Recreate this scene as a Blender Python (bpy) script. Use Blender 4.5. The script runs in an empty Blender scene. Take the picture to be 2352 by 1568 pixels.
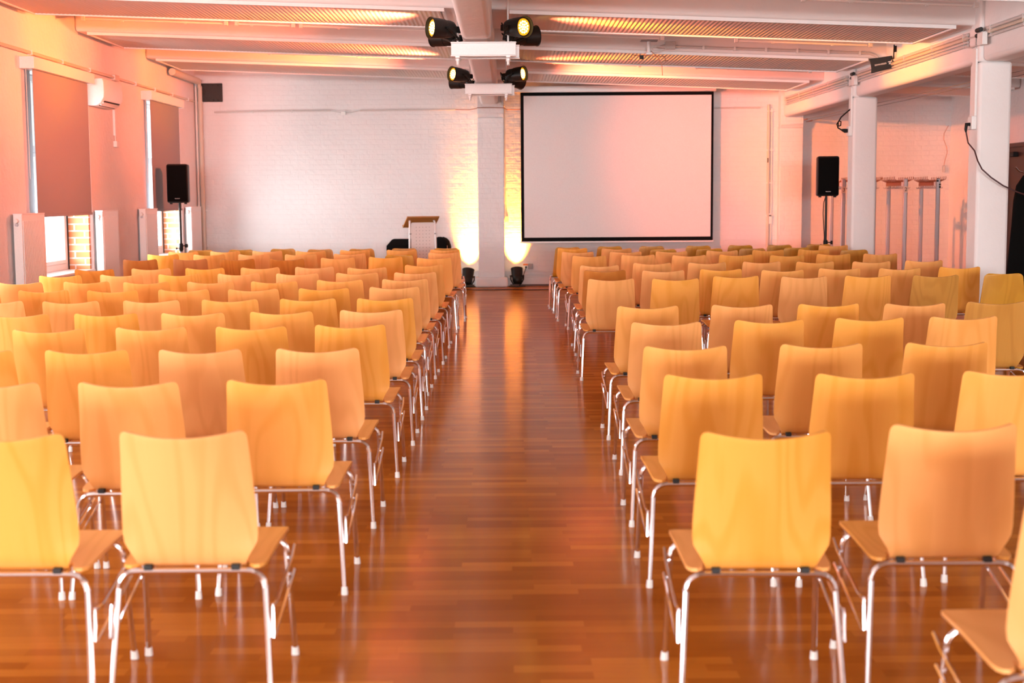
import bpy, bmesh, math, random
from mathutils import Vector, Matrix
random.seed(7)
C = bpy.context.scene.collection
PI = math.pi

# ------------------------------------------------------------------ camera, world, light, exposure
sc = bpy.context.scene
cd = bpy.data.cameras.new('camera')
cam = bpy.data.objects.new('camera', cd); C.objects.link(cam)
cd.sensor_width = 36.0; cd.lens = 50.0; cd.clip_start = 0.05; cd.clip_end = 200
cd.dof.use_dof = True; cd.dof.focus_distance = 11.5; cd.dof.aperture_fstop = 3.2
PITCH = math.atan((784 - 446) / (50 / 36 * 2352)); YAW = 0.00305; ROLL = math.radians(0.4)
fw = Vector((math.sin(YAW) * math.cos(PITCH), math.cos(YAW) * math.cos(PITCH), -math.sin(PITCH)))
rt = Vector((math.cos(YAW), -math.sin(YAW), 0)); up = rt.cross(fw)
r2 = math.cos(ROLL) * rt - math.sin(ROLL) * up; u2 = math.sin(ROLL) * rt + math.cos(ROLL) * up
M3 = Matrix((r2, u2, -fw)).transposed()
cam.matrix_world = Matrix.Translation((0, 0, 1.55)) @ M3.to_4x4()
sc.camera = cam
vs = sc.view_settings
vs.view_transform = 'Standard'; vs.look = 'None'; vs.gamma = 1.0; vs.use_curve_mapping = False
vs.exposure = 0.05

w = bpy.data.worlds.new('sky'); sc.world = w; w.use_nodes = True
w.node_tree.nodes['Background'].inputs[0].default_value = (0.95, 0.97, 1.0, 1)
w.node_tree.nodes['Background'].inputs[1].default_value = 3.0

def area(name, loc, direction, sx, sy, power, col, spread=180):
    l = bpy.data.lights.new(name, 'AREA'); l.shape = 'RECTANGLE'; l.size = sx; l.size_y = sy
    l.energy = power; l.color = col; l.spread = math.radians(spread)
    o = bpy.data.objects.new(name, l); C.objects.link(o); o.location = loc
    o.rotation_euler = Vector(direction).to_track_quat('-Z', 'Y').to_euler()
    return o
DAY = (0.96, 0.985, 1.0)
# daylight through the window band at the far end behind the camera and the unblinded windows of the left wall
area('daylight_rear', (0.6, -21.7, 2.15), (0.0, 1, -0.01), 7.0, 1.9, 4900, DAY)
for y, p in ((-3.95, 220), (1.35, 200), (6.55, 150), (11.78, 110)):
    area('daylight_side', (-5.7, y, 1.85), (1, 0, -0.05), 2.0, 2.2, p, (1.0, 0.95, 0.97))
for y, p in ((16.92, 210), (21.95, 340)):
    area('daylight_stage', (-6.1, y, 0.95), (1, 0.25, 0.04), 1.9, 0.6, p, (0.95, 0.97, 1.0))
area('alcove_fill', (7.35, 8.0, 2.0), (-1, 0.15, 0), 3.5, 1.6, 70, DAY)  # added fill to lift the ambient; the right wall has no window here

def spot(name, loc, direction, deg, power, col, blend=0.6, rad=0.05):
    l = bpy.data.lights.new(name, 'SPOT'); l.energy = power; l.color = col
    l.spot_size = math.radians(deg); l.spot_blend = blend; l.shadow_soft_size = rad
    o = bpy.data.objects.new(name, l); C.objects.link(o); o.location = loc
    o.rotation_euler = Vector(direction).to_track_quat('-Z', 'Y').to_euler()
    return o

# ------------------------------------------------------------------ materials
def newmat(name):
    m = bpy.data.materials.new(name); m.use_nodes = True
    nt = m.node_tree; return m, nt, nt.nodes['Principled BSDF']
def N(nt, typ, **kw):
    n = nt.nodes.new(typ)
    for k, v in kw.items(): setattr(n, k, v)
    return n
def plain(name, col, rough=0.5, metal=0.0, spec=0.5, bump=0.0, bscale=60):
    m, nt, b = newmat(name)
    b.inputs['Base Color'].default_value = (*col, 1); b.inputs['Roughness'].default_value = rough
    b.inputs['Metallic'].default_value = metal; b.inputs['Specular IOR Level'].default_value = spec
    tc = N(nt, 'ShaderNodeTexCoord'); no = N(nt, 'ShaderNodeTexNoise'); no.inputs['Scale'].default_value = bscale
    nt.links.new(tc.outputs['Object'], no.inputs['Vector'])
    mx = N(nt, 'ShaderNodeMixRGB'); mx.inputs[1].default_value = (*[c * 0.93 for c in col], 1)
    mx.inputs[2].default_value = (*[min(1, c * 1.05) for c in col], 1)
    nt.links.new(no.outputs['Fac'], mx.inputs[0]); nt.links.new(mx.outputs[0], b.inputs['Base Color'])
    if bump:
        bp = N(nt, 'ShaderNodeBump'); bp.inputs['Strength'].default_value = bump; bp.inputs['Distance'].default_value = 0.02
        nt.links.new(no.outputs['Fac'], bp.inputs['Height']); nt.links.new(bp.outputs['Normal'], b.inputs['Normal'])
    return m
def emit(name, col, strength):
    m, nt, b = newmat(name)
    b.inputs['Base Color'].default_value = (0.02, 0.02, 0.02, 1)
    b.inputs['Emission Color'].default_value = (*col, 1); b.inputs['Emission Strength'].default_value = strength
    return m
def plaster(name, col, brick=False, strength=0.35, axis='XZ'):
    m, nt, b = newmat(name)
    tc = N(nt, 'ShaderNodeTexCoord')
    n1 = N(nt, 'ShaderNodeTexNoise'); n1.inputs['Scale'].default_value = 3.2; n1.inputs['Detail'].default_value = 8
    n2 = N(nt, 'ShaderNodeTexNoise'); n2.inputs['Scale'].default_value = 14; n2.inputs['Detail'].default_value = 6
    nt.links.new(tc.outputs['Object'], n1.inputs['Vector']); nt.links.new(tc.outputs['Object'], n2.inputs['Vector'])
    cr = N(nt, 'ShaderNodeMixRGB'); cr.inputs[1].default_value = (*[c * 0.95 for c in col], 1); cr.inputs[2].default_value = (*[min(1, c * 1.03) for c in col], 1)
    nt.links.new(n1.outputs['Fac'], cr.inputs[0]); nt.links.new(cr.outputs[0], b.inputs['Base Color'])
    add = N(nt, 'ShaderNodeMath', operation='ADD'); nt.links.new(n2.outputs['Fac'], add.inputs[0]); nt.links.new(n1.outputs['Fac'], add.inputs[1])
    h = add.outputs[0]
    if brick:
        sp = N(nt, 'ShaderNodeSeparateXYZ'); cb = N(nt, 'ShaderNodeCombineXYZ')
        nt.links.new(tc.outputs['Object'], sp.inputs[0])
        nt.links.new(sp.outputs[0 if axis == 'XZ' else 1], cb.inputs[0]); nt.links.new(sp.outputs[2], cb.inputs[1])
        br = N(nt, 'ShaderNodeTexBrick'); br.inputs['Scale'].default_value = 1.0
        br.inputs['Brick Width'].default_value = 0.26; br.inputs['Row Height'].default_value = 0.083
        br.inputs['Mortar Size'].default_value = 0.008; br.inputs['Mortar Smooth'].default_value = 0.8
        nt.links.new(cb.outputs[0], br.inputs['Vector'])
        mu = N(nt, 'ShaderNodeMath', operation='MULTIPLY'); mu.inputs[1].default_value = -0.22
        nt.links.new(br.outputs['Fac'], mu.inputs[0])
        a2 = N(nt, 'ShaderNodeMath', operation='ADD'); nt.links.new(h, a2.inputs[0]); nt.links.new(mu.outputs[0], a2.inputs[1]); h = a2.outputs[0]
    bp = N(nt, 'ShaderNodeBump'); bp.inputs['Strength'].default_value = strength; bp.inputs['Distance'].default_value = 0.03
    nt.links.new(h, bp.inputs['Height']); nt.links.new(bp.outputs['Normal'], b.inputs['Normal'])
    b.inputs['Roughness'].default_value = 0.75; b.inputs['Specular IOR Level'].default_value = 0.25
    return m
def wood_chair(name, light, dark):
    m, nt, b = newmat(name)
    tc = N(nt, 'ShaderNodeTexCoord'); oi = N(nt, 'ShaderNodeObjectInfo')
    sp = N(nt, 'ShaderNodeSeparateXYZ'); nt.links.new(tc.outputs['Object'], sp.inputs[0])
    ln = N(nt, 'ShaderNodeMath', operation='ADD'); nt.links.new(sp.outputs[1], ln.inputs[0]); nt.links.new(sp.outputs[2], ln.inputs[1])
    rnd = N(nt, 'ShaderNodeMath', operation='MULTIPLY'); rnd.inputs[1].default_value = 57.0; nt.links.new(oi.outputs['Random'], rnd.inputs[0])
    cb = N(nt, 'ShaderNodeCombineXYZ')
    sx = N(nt, 'ShaderNodeMath', operation='MULTIPLY'); sx.inputs[1].default_value = 5.5; nt.links.new(sp.outputs[0], sx.inputs[0])
    sz = N(nt, 'ShaderNodeMath', operation='MULTIPLY'); sz.inputs[1].default_value = 1.5; nt.links.new(ln.outputs[0], sz.inputs[0])
    nt.links.new(sx.outputs[0], cb.inputs[0]); nt.links.new(rnd.outputs[0], cb.inputs[1]); nt.links.new(sz.outputs[0], cb.inputs[2])
    no = N(nt, 'ShaderNodeTexNoise'); no.inputs['Scale'].default_value = 0.75; no.inputs['Detail'].default_value = 1.5; no.inputs['Distortion'].default_value = 0.25
    nt.links.new(cb.outputs[0], no.inputs['Vector'])
    k = N(nt, 'ShaderNodeMath', operation='MULTIPLY'); k.inputs[1].default_value = 62; nt.links.new(no.outputs['Fac'], k.inputs[0])
    si = N(nt, 'ShaderNodeMath', operation='SINE'); nt.links.new(k.outputs[0], si.inputs[0])
    pw = N(nt, 'ShaderNodeMapRange'); pw.inputs[1].default_value = -0.2; pw.inputs[2].default_value = 1.0; pw.inputs[3].default_value = 0; pw.inputs[4].default_value = 1
    nt.links.new(si.outputs[0], pw.inputs[0])
    fine = N(nt, 'ShaderNodeTexNoise'); fine.inputs['Scale'].default_value = 1.0; fine.inputs['Detail'].default_value = 4
    mp = N(nt, 'ShaderNodeVectorMath', operation='MULTIPLY'); mp.inputs[1].default_value = (22, 1, 1.2); nt.links.new(cb.outputs[0], mp.inputs[0]); nt.links.new(mp.outputs[0], fine.inputs['Vector'])
    big = N(nt, 'ShaderNodeTexNoise'); big.inputs['Scale'].default_value = 0.5; big.inputs['Detail'].default_value = 0; nt.links.new(cb.outputs[0], big.inputs['Vector'])
    mx = N(nt, 'ShaderNodeMixRGB'); mx.inputs[1].default_value = (*light, 1); mx.inputs[2].default_value = (*dark, 1)
    f1 = N(nt, 'ShaderNodeMath', operation='MULTIPLY'); f1.inputs[1].default_value = 0.34; nt.links.new(pw.outputs[0], f1.inputs[0])
    f2 = N(nt, 'ShaderNodeMath', operation='MULTIPLY_ADD'); f2.inputs[1].default_value = 0.28; nt.links.new(big.outputs['Fac'], f2.inputs[0]); nt.links.new(f1.outputs[0], f2.inputs[2])
    f3 = N(nt, 'ShaderNodeMath', operation='MULTIPLY_ADD'); f3.inputs[1].default_value = 0.22; nt.links.new(fine.outputs['Fac'], f3.inputs[0]); nt.links.new(f2.outputs[0], f3.inputs[2])
    nt.links.new(f3.outputs[0], mx.inputs[0])
    hs = N(nt, 'ShaderNodeHueSaturation'); nt.links.new(mx.outputs[0], hs.inputs['Color'])
    vv = N(nt, 'ShaderNodeMapRange'); vv.inputs[3].default_value = 0.95; vv.inputs[4].default_value = 1.06; nt.links.new(oi.outputs['Random'], vv.inputs[0])
    nt.links.new(vv.outputs[0], hs.inputs['Value'])
    r7 = N(nt, 'ShaderNodeMath', operation='MULTIPLY'); r7.inputs[1].default_value = 7.31; nt.links.new(oi.outputs['Random'], r7.inputs[0])
    fr = N(nt, 'ShaderNodeMath', operation='FRACT'); nt.links.new(r7.outputs[0], fr.inputs[0])
    sv = N(nt, 'ShaderNodeMapRange'); sv.inputs[3].default_value = 0.95; sv.inputs[4].default_value = 1.05; nt.links.new(fr.outputs[0], sv.inputs[0])
    nt.links.new(sv.outputs[0], hs.inputs['Saturation'])
    hv = N(nt, 'ShaderNodeMapRange'); hv.inputs[3].default_value = 0.496; hv.inputs[4].default_value = 0.501; nt.links.new(fr.outputs[0], hv.inputs[0])
    nt.links.new(hv.outputs[0], hs.inputs['Hue'])
    nt.links.new(hs.outputs[0], b.inputs['Base Color'])
    b.inputs['Roughness'].default_value = 0.42; b.inputs['Specular IOR Level'].default_value = 0.4
    return m
def parquet(name):
    m, nt, b = newmat(name)
    tc = N(nt, 'ShaderNodeTexCoord')
    br = N(nt, 'ShaderNodeTexBrick'); br.offset = 0.37; br.offset_frequency = 2; br.squash = 1.35; br.squash_frequency = 3
    br.inputs['Scale'].default_value = 1; br.inputs['Brick Width'].default_value = 0.47; br.inputs['Row Height'].default_value = 0.07
    br.inputs['Mortar Size'].default_value = 0.0006; br.inputs['Bias'].default_value = -0.1
    br.inputs['Color1'].default_value = (0, 0, 0, 1); br.inputs['Color2'].default_value = (1, 1, 1, 1); br.inputs['Mortar'].default_value = (0.2, 0.2, 0.2, 1)
    of = N(nt, 'ShaderNodeMapping'); of.inputs['Location'].default_value = (61.3, 83.7, 0); nt.links.new(tc.outputs['Object'], of.inputs[0])
    nt.links.new(of.outputs[0], br.inputs['Vector'])
    mp = N(nt, 'ShaderNodeMapping'); mp.inputs['Scale'].default_value = (3, 60, 1); nt.links.new(tc.outputs['Object'], mp.inputs[0])
    no = N(nt, 'ShaderNodeTexNoise'); no.inputs['Scale'].default_value = 1; no.inputs['Detail'].default_value = 4; nt.links.new(mp.outputs[0], no.inputs['Vector'])
    cr = N(nt, 'ShaderNodeValToRGB')
    cr.color_ramp.elements[0].color = (0.36, 0.098, 0.009, 1); cr.color_ramp.elements[1].color = (0.56, 0.185, 0.022, 1)
    e = cr.color_ramp.elements.new(0.55); e.color = (0.44, 0.130, 0.013, 1)
    md = N(nt, 'ShaderNodeMath', operation='MULTIPLY_ADD'); md.inputs[1].default_value = 0.35; md.inputs[2].default_value = -0.12
    nt.links.new(no.outputs['Fac'], md.inputs[0])
    sm = N(nt, 'ShaderNodeMath', operation='ADD'); nt.links.new(br.outputs['Color'], sm.inputs[0]); nt.links.new(md.outputs[0], sm.inputs[1])
    nt.links.new(sm.outputs[0], cr.inputs[0])
    nt.nodes.remove(b); out = nt.nodes['Material Output']
    df = N(nt, 'ShaderNodeBsdfDiffuse'); gl = N(nt, 'ShaderNodeBsdfGlossy'); gl.inputs['Roughness'].default_value = 0.14; gl.inputs[0].default_value = (0.95, 0.88, 0.82, 1)
    lw = N(nt, 'ShaderNodeLayerWeight'); lw.inputs[0].default_value = 0.5
    p4 = N(nt, 'ShaderNodeMath', operation='POWER'); p4.inputs[1].default_value = 3.0; nt.links.new(lw.outputs['Facing'], p4.inputs[0])
    fa = N(nt, 'ShaderNodeMath', operation='MULTIPLY_ADD'); fa.inputs[1].default_value = 0.36; fa.inputs[2].default_value = 0.035; nt.links.new(p4.outputs[0], fa.inputs[0])
    mixs = N(nt, 'ShaderNodeMixShader'); nt.links.new(fa.outputs[0], mixs.inputs[0]); nt.links.new(df.outputs[0], mixs.inputs[1]); nt.links.new(gl.outputs[0], mixs.inputs[2])
    nt.links.new(cr.outputs[0], df.inputs[0]); nt.links.new(mixs.outputs[0], out.inputs[0])
    return m
def bricks(name):
    m, nt, b = newmat(name)
    tc = N(nt, 'ShaderNodeTexCoord'); sp = N(nt, 'ShaderNodeSeparateXYZ'); cb = N(nt, 'ShaderNodeCombineXYZ')
    nt.links.new(tc.outputs['Object'], sp.inputs[0])
    a = N(nt, 'ShaderNodeMath', operation='ADD'); nt.links.new(sp.outputs[0], a.inputs[0]); nt.links.new(sp.outputs[1], a.inputs[1])
    nt.links.new(a.outputs[0], cb.inputs[0]); nt.links.new(sp.outputs[2], cb.inputs[1])
    br = N(nt, 'ShaderNodeTexBrick'); br.inputs['Scale'].default_value = 1
    br.inputs['Brick Width'].default_value = 0.25; br.inputs['Row Height'].default_value = 0.085; br.inputs['Mortar Size'].default_value = 0.009
    br.inputs['Color1'].default_value = (0.62, 0.20, 0.07, 1); br.inputs['Color2'].default_value = (0.72, 0.33, 0.16, 1); br.inputs['Mortar'].default_value = (0.75, 0.68, 0.62, 1)
    nt.links.new(cb.outputs[0], br.inputs['Vector']); nt.links.new(br.outputs['Color'], b.inputs['Base Color'])
    b.inputs['Roughness'].default_value = 0.85
    return m
def pane_glass(name):
    m, nt, b = newmat(name); nt.nodes.remove(b)
    out = nt.nodes['Material Output']; mix = N(nt, 'ShaderNodeMixShader'); tr = N(nt, 'ShaderNodeBsdfTransparent'); gl = N(nt, 'ShaderNodeBsdfGlossy')
    gl.inputs['Roughness'].default_value = 0.02; mix.inputs[0].default_value = 0.10
    tr.inputs[0].default_value = (0.93, 0.97, 0.97, 1)
    nt.links.new(tr.outputs[0], mix.inputs[1]); nt.links.new(gl.outputs[0], mix.inputs[2]); nt.links.new(mix.outputs[0], out.inputs[0])
    return m

WALL = plaster('painted_plaster', (0.78, 0.755, 0.755), strength=0.35)
WALLB = plaster('painted_brickwork', (0.78, 0.755, 0.755), brick=True, strength=0.45)
CEIL = plaster('ceiling_paint', (0.83, 0.80, 0.79), strength=0.12)
RIB = plain('ribbed_sheet_paint', (0.66, 0.61, 0.57), 0.55)
WHITE = plain('white_enamel', (0.82, 0.80, 0.79), 0.35)
WHITEP = plain('white_plastic', (0.80, 0.78, 0.76), 0.45)
GREYP = plain('grey_conduit_plastic', (0.60, 0.56, 0.54), 0.5)
GREYB = plain('grey_box_plastic', (0.30, 0.30, 0.31), 0.5)
CREAM = plain('cream_pipe_paint', (0.62, 0.53, 0.44), 0.5)
BLACK = plain('black_plastic', (0.009, 0.008, 0.008), 0.5, spec=0.22)
BLACKM = plain('black_powder_coat', (0.011, 0.010, 0.009), 0.42, spec=0.28)
GRILL = plain('black_speaker_grille', (0.004, 0.004, 0.004), 0.9, spec=0.06)
CLOTH = plain('black_cloth', (0.006, 0.006, 0.006), 0.95, spec=0.1)
CHROME = plain('chrome', (0.86, 0.85, 0.88), 0.13, metal=1.0)
ALU = plain('brushed_aluminium', (0.50, 0.48, 0.51), 0.42, metal=0.35)
RUBBER = plain('black_rubber', (0.02, 0.02, 0.02), 0.7)
GLIDE = plain('pale_plastic_glide', (0.80, 0.77, 0.74), 0.4)
BLIND = plain('grey_blind_fabric', (0.30, 0.31, 0.34), 0.9, spec=0.1, bscale=300)
SCREEN = plain('projection_fabric', (0.80, 0.76, 0.75), 0.9, spec=0.1)
IRON = plain('dark_iron', (0.040, 0.030, 0.026), 0.7, bump=0.3)
RACKW = plain('rack_brown_wood', (0.33, 0.14, 0.08), 0.6)
LECTW = plain('lectern_veneer', (0.42, 0.20, 0.05), 0.5)
DOORM = plain('dark_brown_laminate', (0.045, 0.022, 0.018), 0.45)
SKIRT = plain('brown_skirting', (0.10, 0.035, 0.015), 0.5)
WIRE = plain('steel_wire', (0.25, 0.22, 0.21), 0.5, metal=0.5)
BROWNC = plain('dark_red_cable', (0.06, 0.012, 0.012), 0.5)
COPPER = plain('copper_wire', (0.45, 0.16, 0.08), 0.4, metal=0.6)
AMBERLIT = plain('amber_lit_socket', (0.75, 0.20, 0.03), 0.5)  # amber light on the white wall socket, held as a base colour
INK = plain('black_ink', (0.01, 0.01, 0.01), 0.6)
LOGO = plain('pale_print', (0.78, 0.76, 0.74), 0.5)
TAG = plain('cream_tag', (0.80, 0.66, 0.56), 0.6)
WOOD = wood_chair('beech_veneer', (0.95, 0.455, 0.130), (0.78, 0.325, 0.060))
WOODD = wood_chair('honey_veneer', (0.60, 0.29, 0.035), (0.44, 0.185, 0.015))
WOODR = wood_chair('reddish_veneer', (0.66, 0.25, 0.05), (0.46, 0.14, 0.02))
FLOORM = parquet('parquet')
BRICK = bricks('red_brick')
GLASS = pane_glass('window_pane')
LEDM = emit('amber_led_plate', (1.0, 0.36, 0.0), 1.5)
LENS = emit('amber_led_lens', (1.0, 0.66, 0.20), 7.0)
TUBE = plain('fluorescent_tube', (0.86, 0.84, 0.82), 0.25)
CONC = plain('outside_paving', (0.55, 0.53, 0.50), 0.9)
FACADE = plain('outside_render', (0.75, 0.74, 0.72), 0.9)

# ------------------------------------------------------------------ mesh helpers
class MB:
    def __init__(s): s.v = []; s.f = []
    def add(s, vs, fs):
        o = len(s.v); s.v += [tuple(p) for p in vs]; s.f += [tuple(i + o for i in f) for f in fs]; return s
    def box(s, x0, x1, y0, y1, z0, z1, m=None):
        vs = [Vector(p) for p in ((x0,y0,z0),(x1,y0,z0),(x1,y1,z0),(x0,y1,z0),(x0,y0,z1),(x1,y0,z1),(x1,y1,z1),(x0,y1,z1))]
        if m: vs = [m @ p for p in vs]
        return s.add(vs, [(0,3,2,1),(4,5,6,7),(0,1,5,4),(1,2,6,5),(2,3,7,6),(3,0,4,7)])
    def hexa(s, vs):
        return s.add(vs, [(0,3,2,1),(4,5,6,7),(0,1,5,4),(1,2,6,5),(2,3,7,6),(3,0,4,7)])
    def tube(s, pts, r, n=8, caps=True, closed=False):
        pts = [Vector(p) for p in pts]; rs = r if isinstance(r, (list, tuple)) else [r] * len(pts)
        rings = []; prev = None
        for i, p in enumerate(pts):
            if i == 0: t = pts[1] - p
            elif i == len(pts) - 1: t = p - pts[i - 1]
            else: t = (pts[i + 1] - p).normalized() + (p - pts[i - 1]).normalized()
            t.normalize()
            if prev is None:
                a = Vector((0, 0, 1)) if abs(t.z) < 0.9 else Vector((1, 0, 0))
                u = t.cross(a).normalized()
            else:
                u = (prev - t * prev.dot(t)).normalized()
            prev = u; v = t.cross(u)
            rings.append([p + (u * math.cos(2*PI*k/n) + v * math.sin(2*PI*k/n)) * rs[i] for k in range(n)])
        vs = [q for ring in rings for q in ring]; fs = []
        for i in range(len(rings) - 1):
            for k in range(n):
                a = i*n+k; b = i*n+(k+1) % n; fs.append((a, b, b+n, a+n))
        if caps:
            fs.append(tuple(range(n-1, -1, -1))); fs.append(tuple((len(rings)-1)*n + k for k in range(n)))
        return s.add(vs, fs)
    def lathe(s, prof, n=24, m=None):   # profile of (radius, height) turned about local z
        vs = []; fs = []
        for r, h in prof:
            for k in range(n):
                p = Vector((r*math.cos(2*PI*k/n), r*math.sin(2*PI*k/n), h)); vs.append(m @ p if m else p)
        for i in range(len(prof)-1):
            for k in range(n):
                a = i*n+k; b = i*n+(k+1) % n; fs.append((a, b, b+n, a+n))
        fs.append(tuple(range(n-1, -1, -1))); fs.append(tuple((len(prof)-1)*n+k for k in range(n)))
        return s.add(vs, fs)
    def prism(s, poly, z0, z1, m=None):  # polygon in xy extruded in z
        n = len(poly); vs = [Vector((x, y, z0)) for x, y in poly] + [Vector((x, y, z1)) for x, y in poly]
        if m: vs = [m @ p for p in vs]
        return s.add(vs, [tuple(range(n-1, -1, -1)), tuple(range(n, 2*n))] + [(i, (i+1) % n, (i+1) % n+n, i+n) for i in range(n)])
    def shell(s, P, t):                  # grid of points thickened along its normals
        R, K = len(P), len(P[0]); Q = []
        for i in range(R):
            row = []
            for j in range(K):
                a = P[min(i+1, R-1)][j] - P[max(i-1, 0)][j]; b = P[i][min(j+1, K-1)] - P[i][max(j-1, 0)]
                row.append(P[i][j] + a.cross(b).normalized() * t)
            Q.append(row)
        vs = [p for r in P for p in r] + [q for r in Q for q in r]; o = R*K; fs = []
        for i in range(R-1):
            for j in range(K-1):
                a = i*K+j; fs.append((a, a+K, a+K+1, a+1)); fs.append((a+o, a+1+o, a+K+1+o, a+K+o))
        for j in range(K-1):
            fs.append((j, j+1, j+1+o, j+o)); a = (R-1)*K+j; fs.append((a, a+o, a+1+o, a+1))
        for i in range(R-1):
            a = i*K; fs.append((a, a+o, a+K+o, a+K)); a = i*K+K-1; fs.append((a, a+K, a+K+o, a+o))
        return s.add(vs, fs)
    def build(s, name, mat, parent=None, smooth=True, bevel=0.0, loc=None, seg=2):
        me = bpy.data.meshes.new(name); me.from_pydata(s.v, [], s.f); me.validate()
        bm = bmesh.new(); bm.from_mesh(me); bmesh.ops.recalc_face_normals(bm, faces=bm.faces); bm.to_mesh(me); bm.free()
        me.materials.append(mat)
        if smooth:
            me.polygons.foreach_set('use_smooth', [True] * len(me.polygons))
            try: me.set_sharp_from_angle(angle=math.radians(38))
            except Exception: pass
        o = bpy.data.objects.new(name, me); C.objects.link(o)
        if parent: o.parent = parent
        if loc: o.location = loc
        if bevel:
            b = o.modifiers.new('bevel', 'BEVEL'); b.width = bevel; b.segments = seg; b.limit_method = 'ANGLE'
        return o
def tag(o, label, cat, group=None):
    o['label'] = label; o['category'] = cat
    if group: o['group'] = group
    return o
def thing(name, label, cat, loc=(0, 0, 0), rz=0.0, group=None):
    o = bpy.data.objects.new(name, None); C.objects.link(o); o.empty_display_size = 0.1
    o.location = loc; o.rotation_euler = (0, 0, rz)
    return tag(o, label, cat, group)
def struct(o): o['kind'] = 'structure'; return o
def copy_tree(o, parent=None):
    c = o.copy(); C.objects.link(c)
    if parent: c.parent = parent
    for ch in list(o.children): copy_tree(ch, c)
    return c
def arc(p0, p1, p2, n=6):               # smooth corner p0 -> p1 (corner) -> p2
    p0, p1, p2 = map(Vector, (p0, p1, p2))
    return [(1-t)**2*p0 + 2*t*(1-t)*p1 + t*t*p2 for t in [i/n for i in range(n+1)]]
def box(name, mat, x0, x1, y0, y1, z0, z1, parent=None, bevel=0.0, smooth=True):
    return MB().box(x0, x1, y0, y1, z0, z1).build(name, mat, parent, smooth=smooth, bevel=bevel)
def text(name, s, mat, size, parent, m, depth=0.001):
    cu = bpy.data.curves.new(name, 'FONT'); cu.body = s; cu.size = size; cu.extrude = depth; cu.align_x = 'CENTER'; cu.align_y = 'CENTER'
    o = bpy.data.objects.new(name, cu); C.objects.link(o)
    dg = bpy.context.evaluated_depsgraph_get(); me = bpy.data.meshes.new_from_object(o.evaluated_get(dg))
    bpy.data.objects.remove(o); me.transform(m); me.materials.clear(); me.materials.append(mat)
    t = bpy.data.objects.new(name, me); C.objects.link(t); t.parent = parent
    return t

# ------------------------------------------------------------------ the setting
XL, XA, YB, YR = -5.22, 7.5, 24.2, -22.0
def zb(x): return 3.345 - 0.0397 * (x + 0.05)     # underside of the ceiling ribs, falling to the right
def zt(x): return zb(x) + 0.42
struct(box('floor', FLOORM, XL - 0.4, XA + 0.3, YR - 0.3, YB + 0.3, -0.12, 0.0, smooth=False))
def slope_box(mb, x0, x1, y0, y1, d0, d1):
    mb.hexa([(x0,y0,zb(x0)+d0),(x1,y0,zb(x1)+d0),(x1,y1,zb(x1)+d0),(x0,y1,zb(x0)+d0),(x0,y0,zb(x0)+d1),(x1,y0,zb(x1)+d1),(x1,y1,zb(x1)+d1),(x0,y1,zb(x0)+d1)])
    return mb
struct(slope_box(MB(), XL - 0.4, XA + 0.3, YR - 0.3, YB + 0.3, 0.42, 0.55).build('ceiling', CEIL, smooth=False))
RIBS = [(14.14 - 3.4*k, 15.78 - 3.4*k) for k in range(7, 0, -1)] + [(14.14, 15.78), (17.55, 19.36), (20.95, 22.72)]
for y0, y1 in RIBS:
    struct(slope_box(MB(), XL, XA, y0, y1, 0.0, 0.43).build('ceiling_joist', CEIL, bevel=0.035, seg=3))
    if y0 < 0: continue
    for x0, x1 in ((XL + 0.16, -0.62), (0.06, 4.40), (5.05, XA - 0.1)):
        mb = MB(); p = 0.046; n = int((x1 - x0) / p); prof = []
        for i in range(n):
            xx = x0 + i * p
            prof += [(xx, -0.018), (xx + 0.010, -0.018), (xx + 0.023, -0.0215), (xx + 0.033, -0.0215)]
        prof.append((x0 + n * p, -0.018))
        vs = [(x, y0 + 0.045, zb(x) + d) for x, d in prof] + [(x, y1 - 0.17, zb(x) + d) for x, d in prof]
        k = len(prof); mb.add(vs, [(i, i+1, i+1+k, i+k) for i in range(k-1)])
        struct(mb.build('ribbed_ceiling_panel', RIB, smooth=False))
        fr = MB()
        slope_box(fr, x0 - 0.02, x1 + 0.02, y0 + 0.03, y0 + 0.046, -0.034, 0.0)
        slope_box(fr, x0 - 0.02, x0, y0 + 0.046, y1 - 0.16, -0.034, 0.0); slope_box(fr, x1, x1 + 0.02, y0 + 0.046, y1 - 0.16, -0.034, 0.0)
        slope_box(fr, x0 - 0.02, x1 + 0.02, y1 - 0.17, y1 - 0.15, -0.034, 0.0)
        struct(fr.build('ribbed_panel_trim', CEIL, smooth=False))
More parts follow.
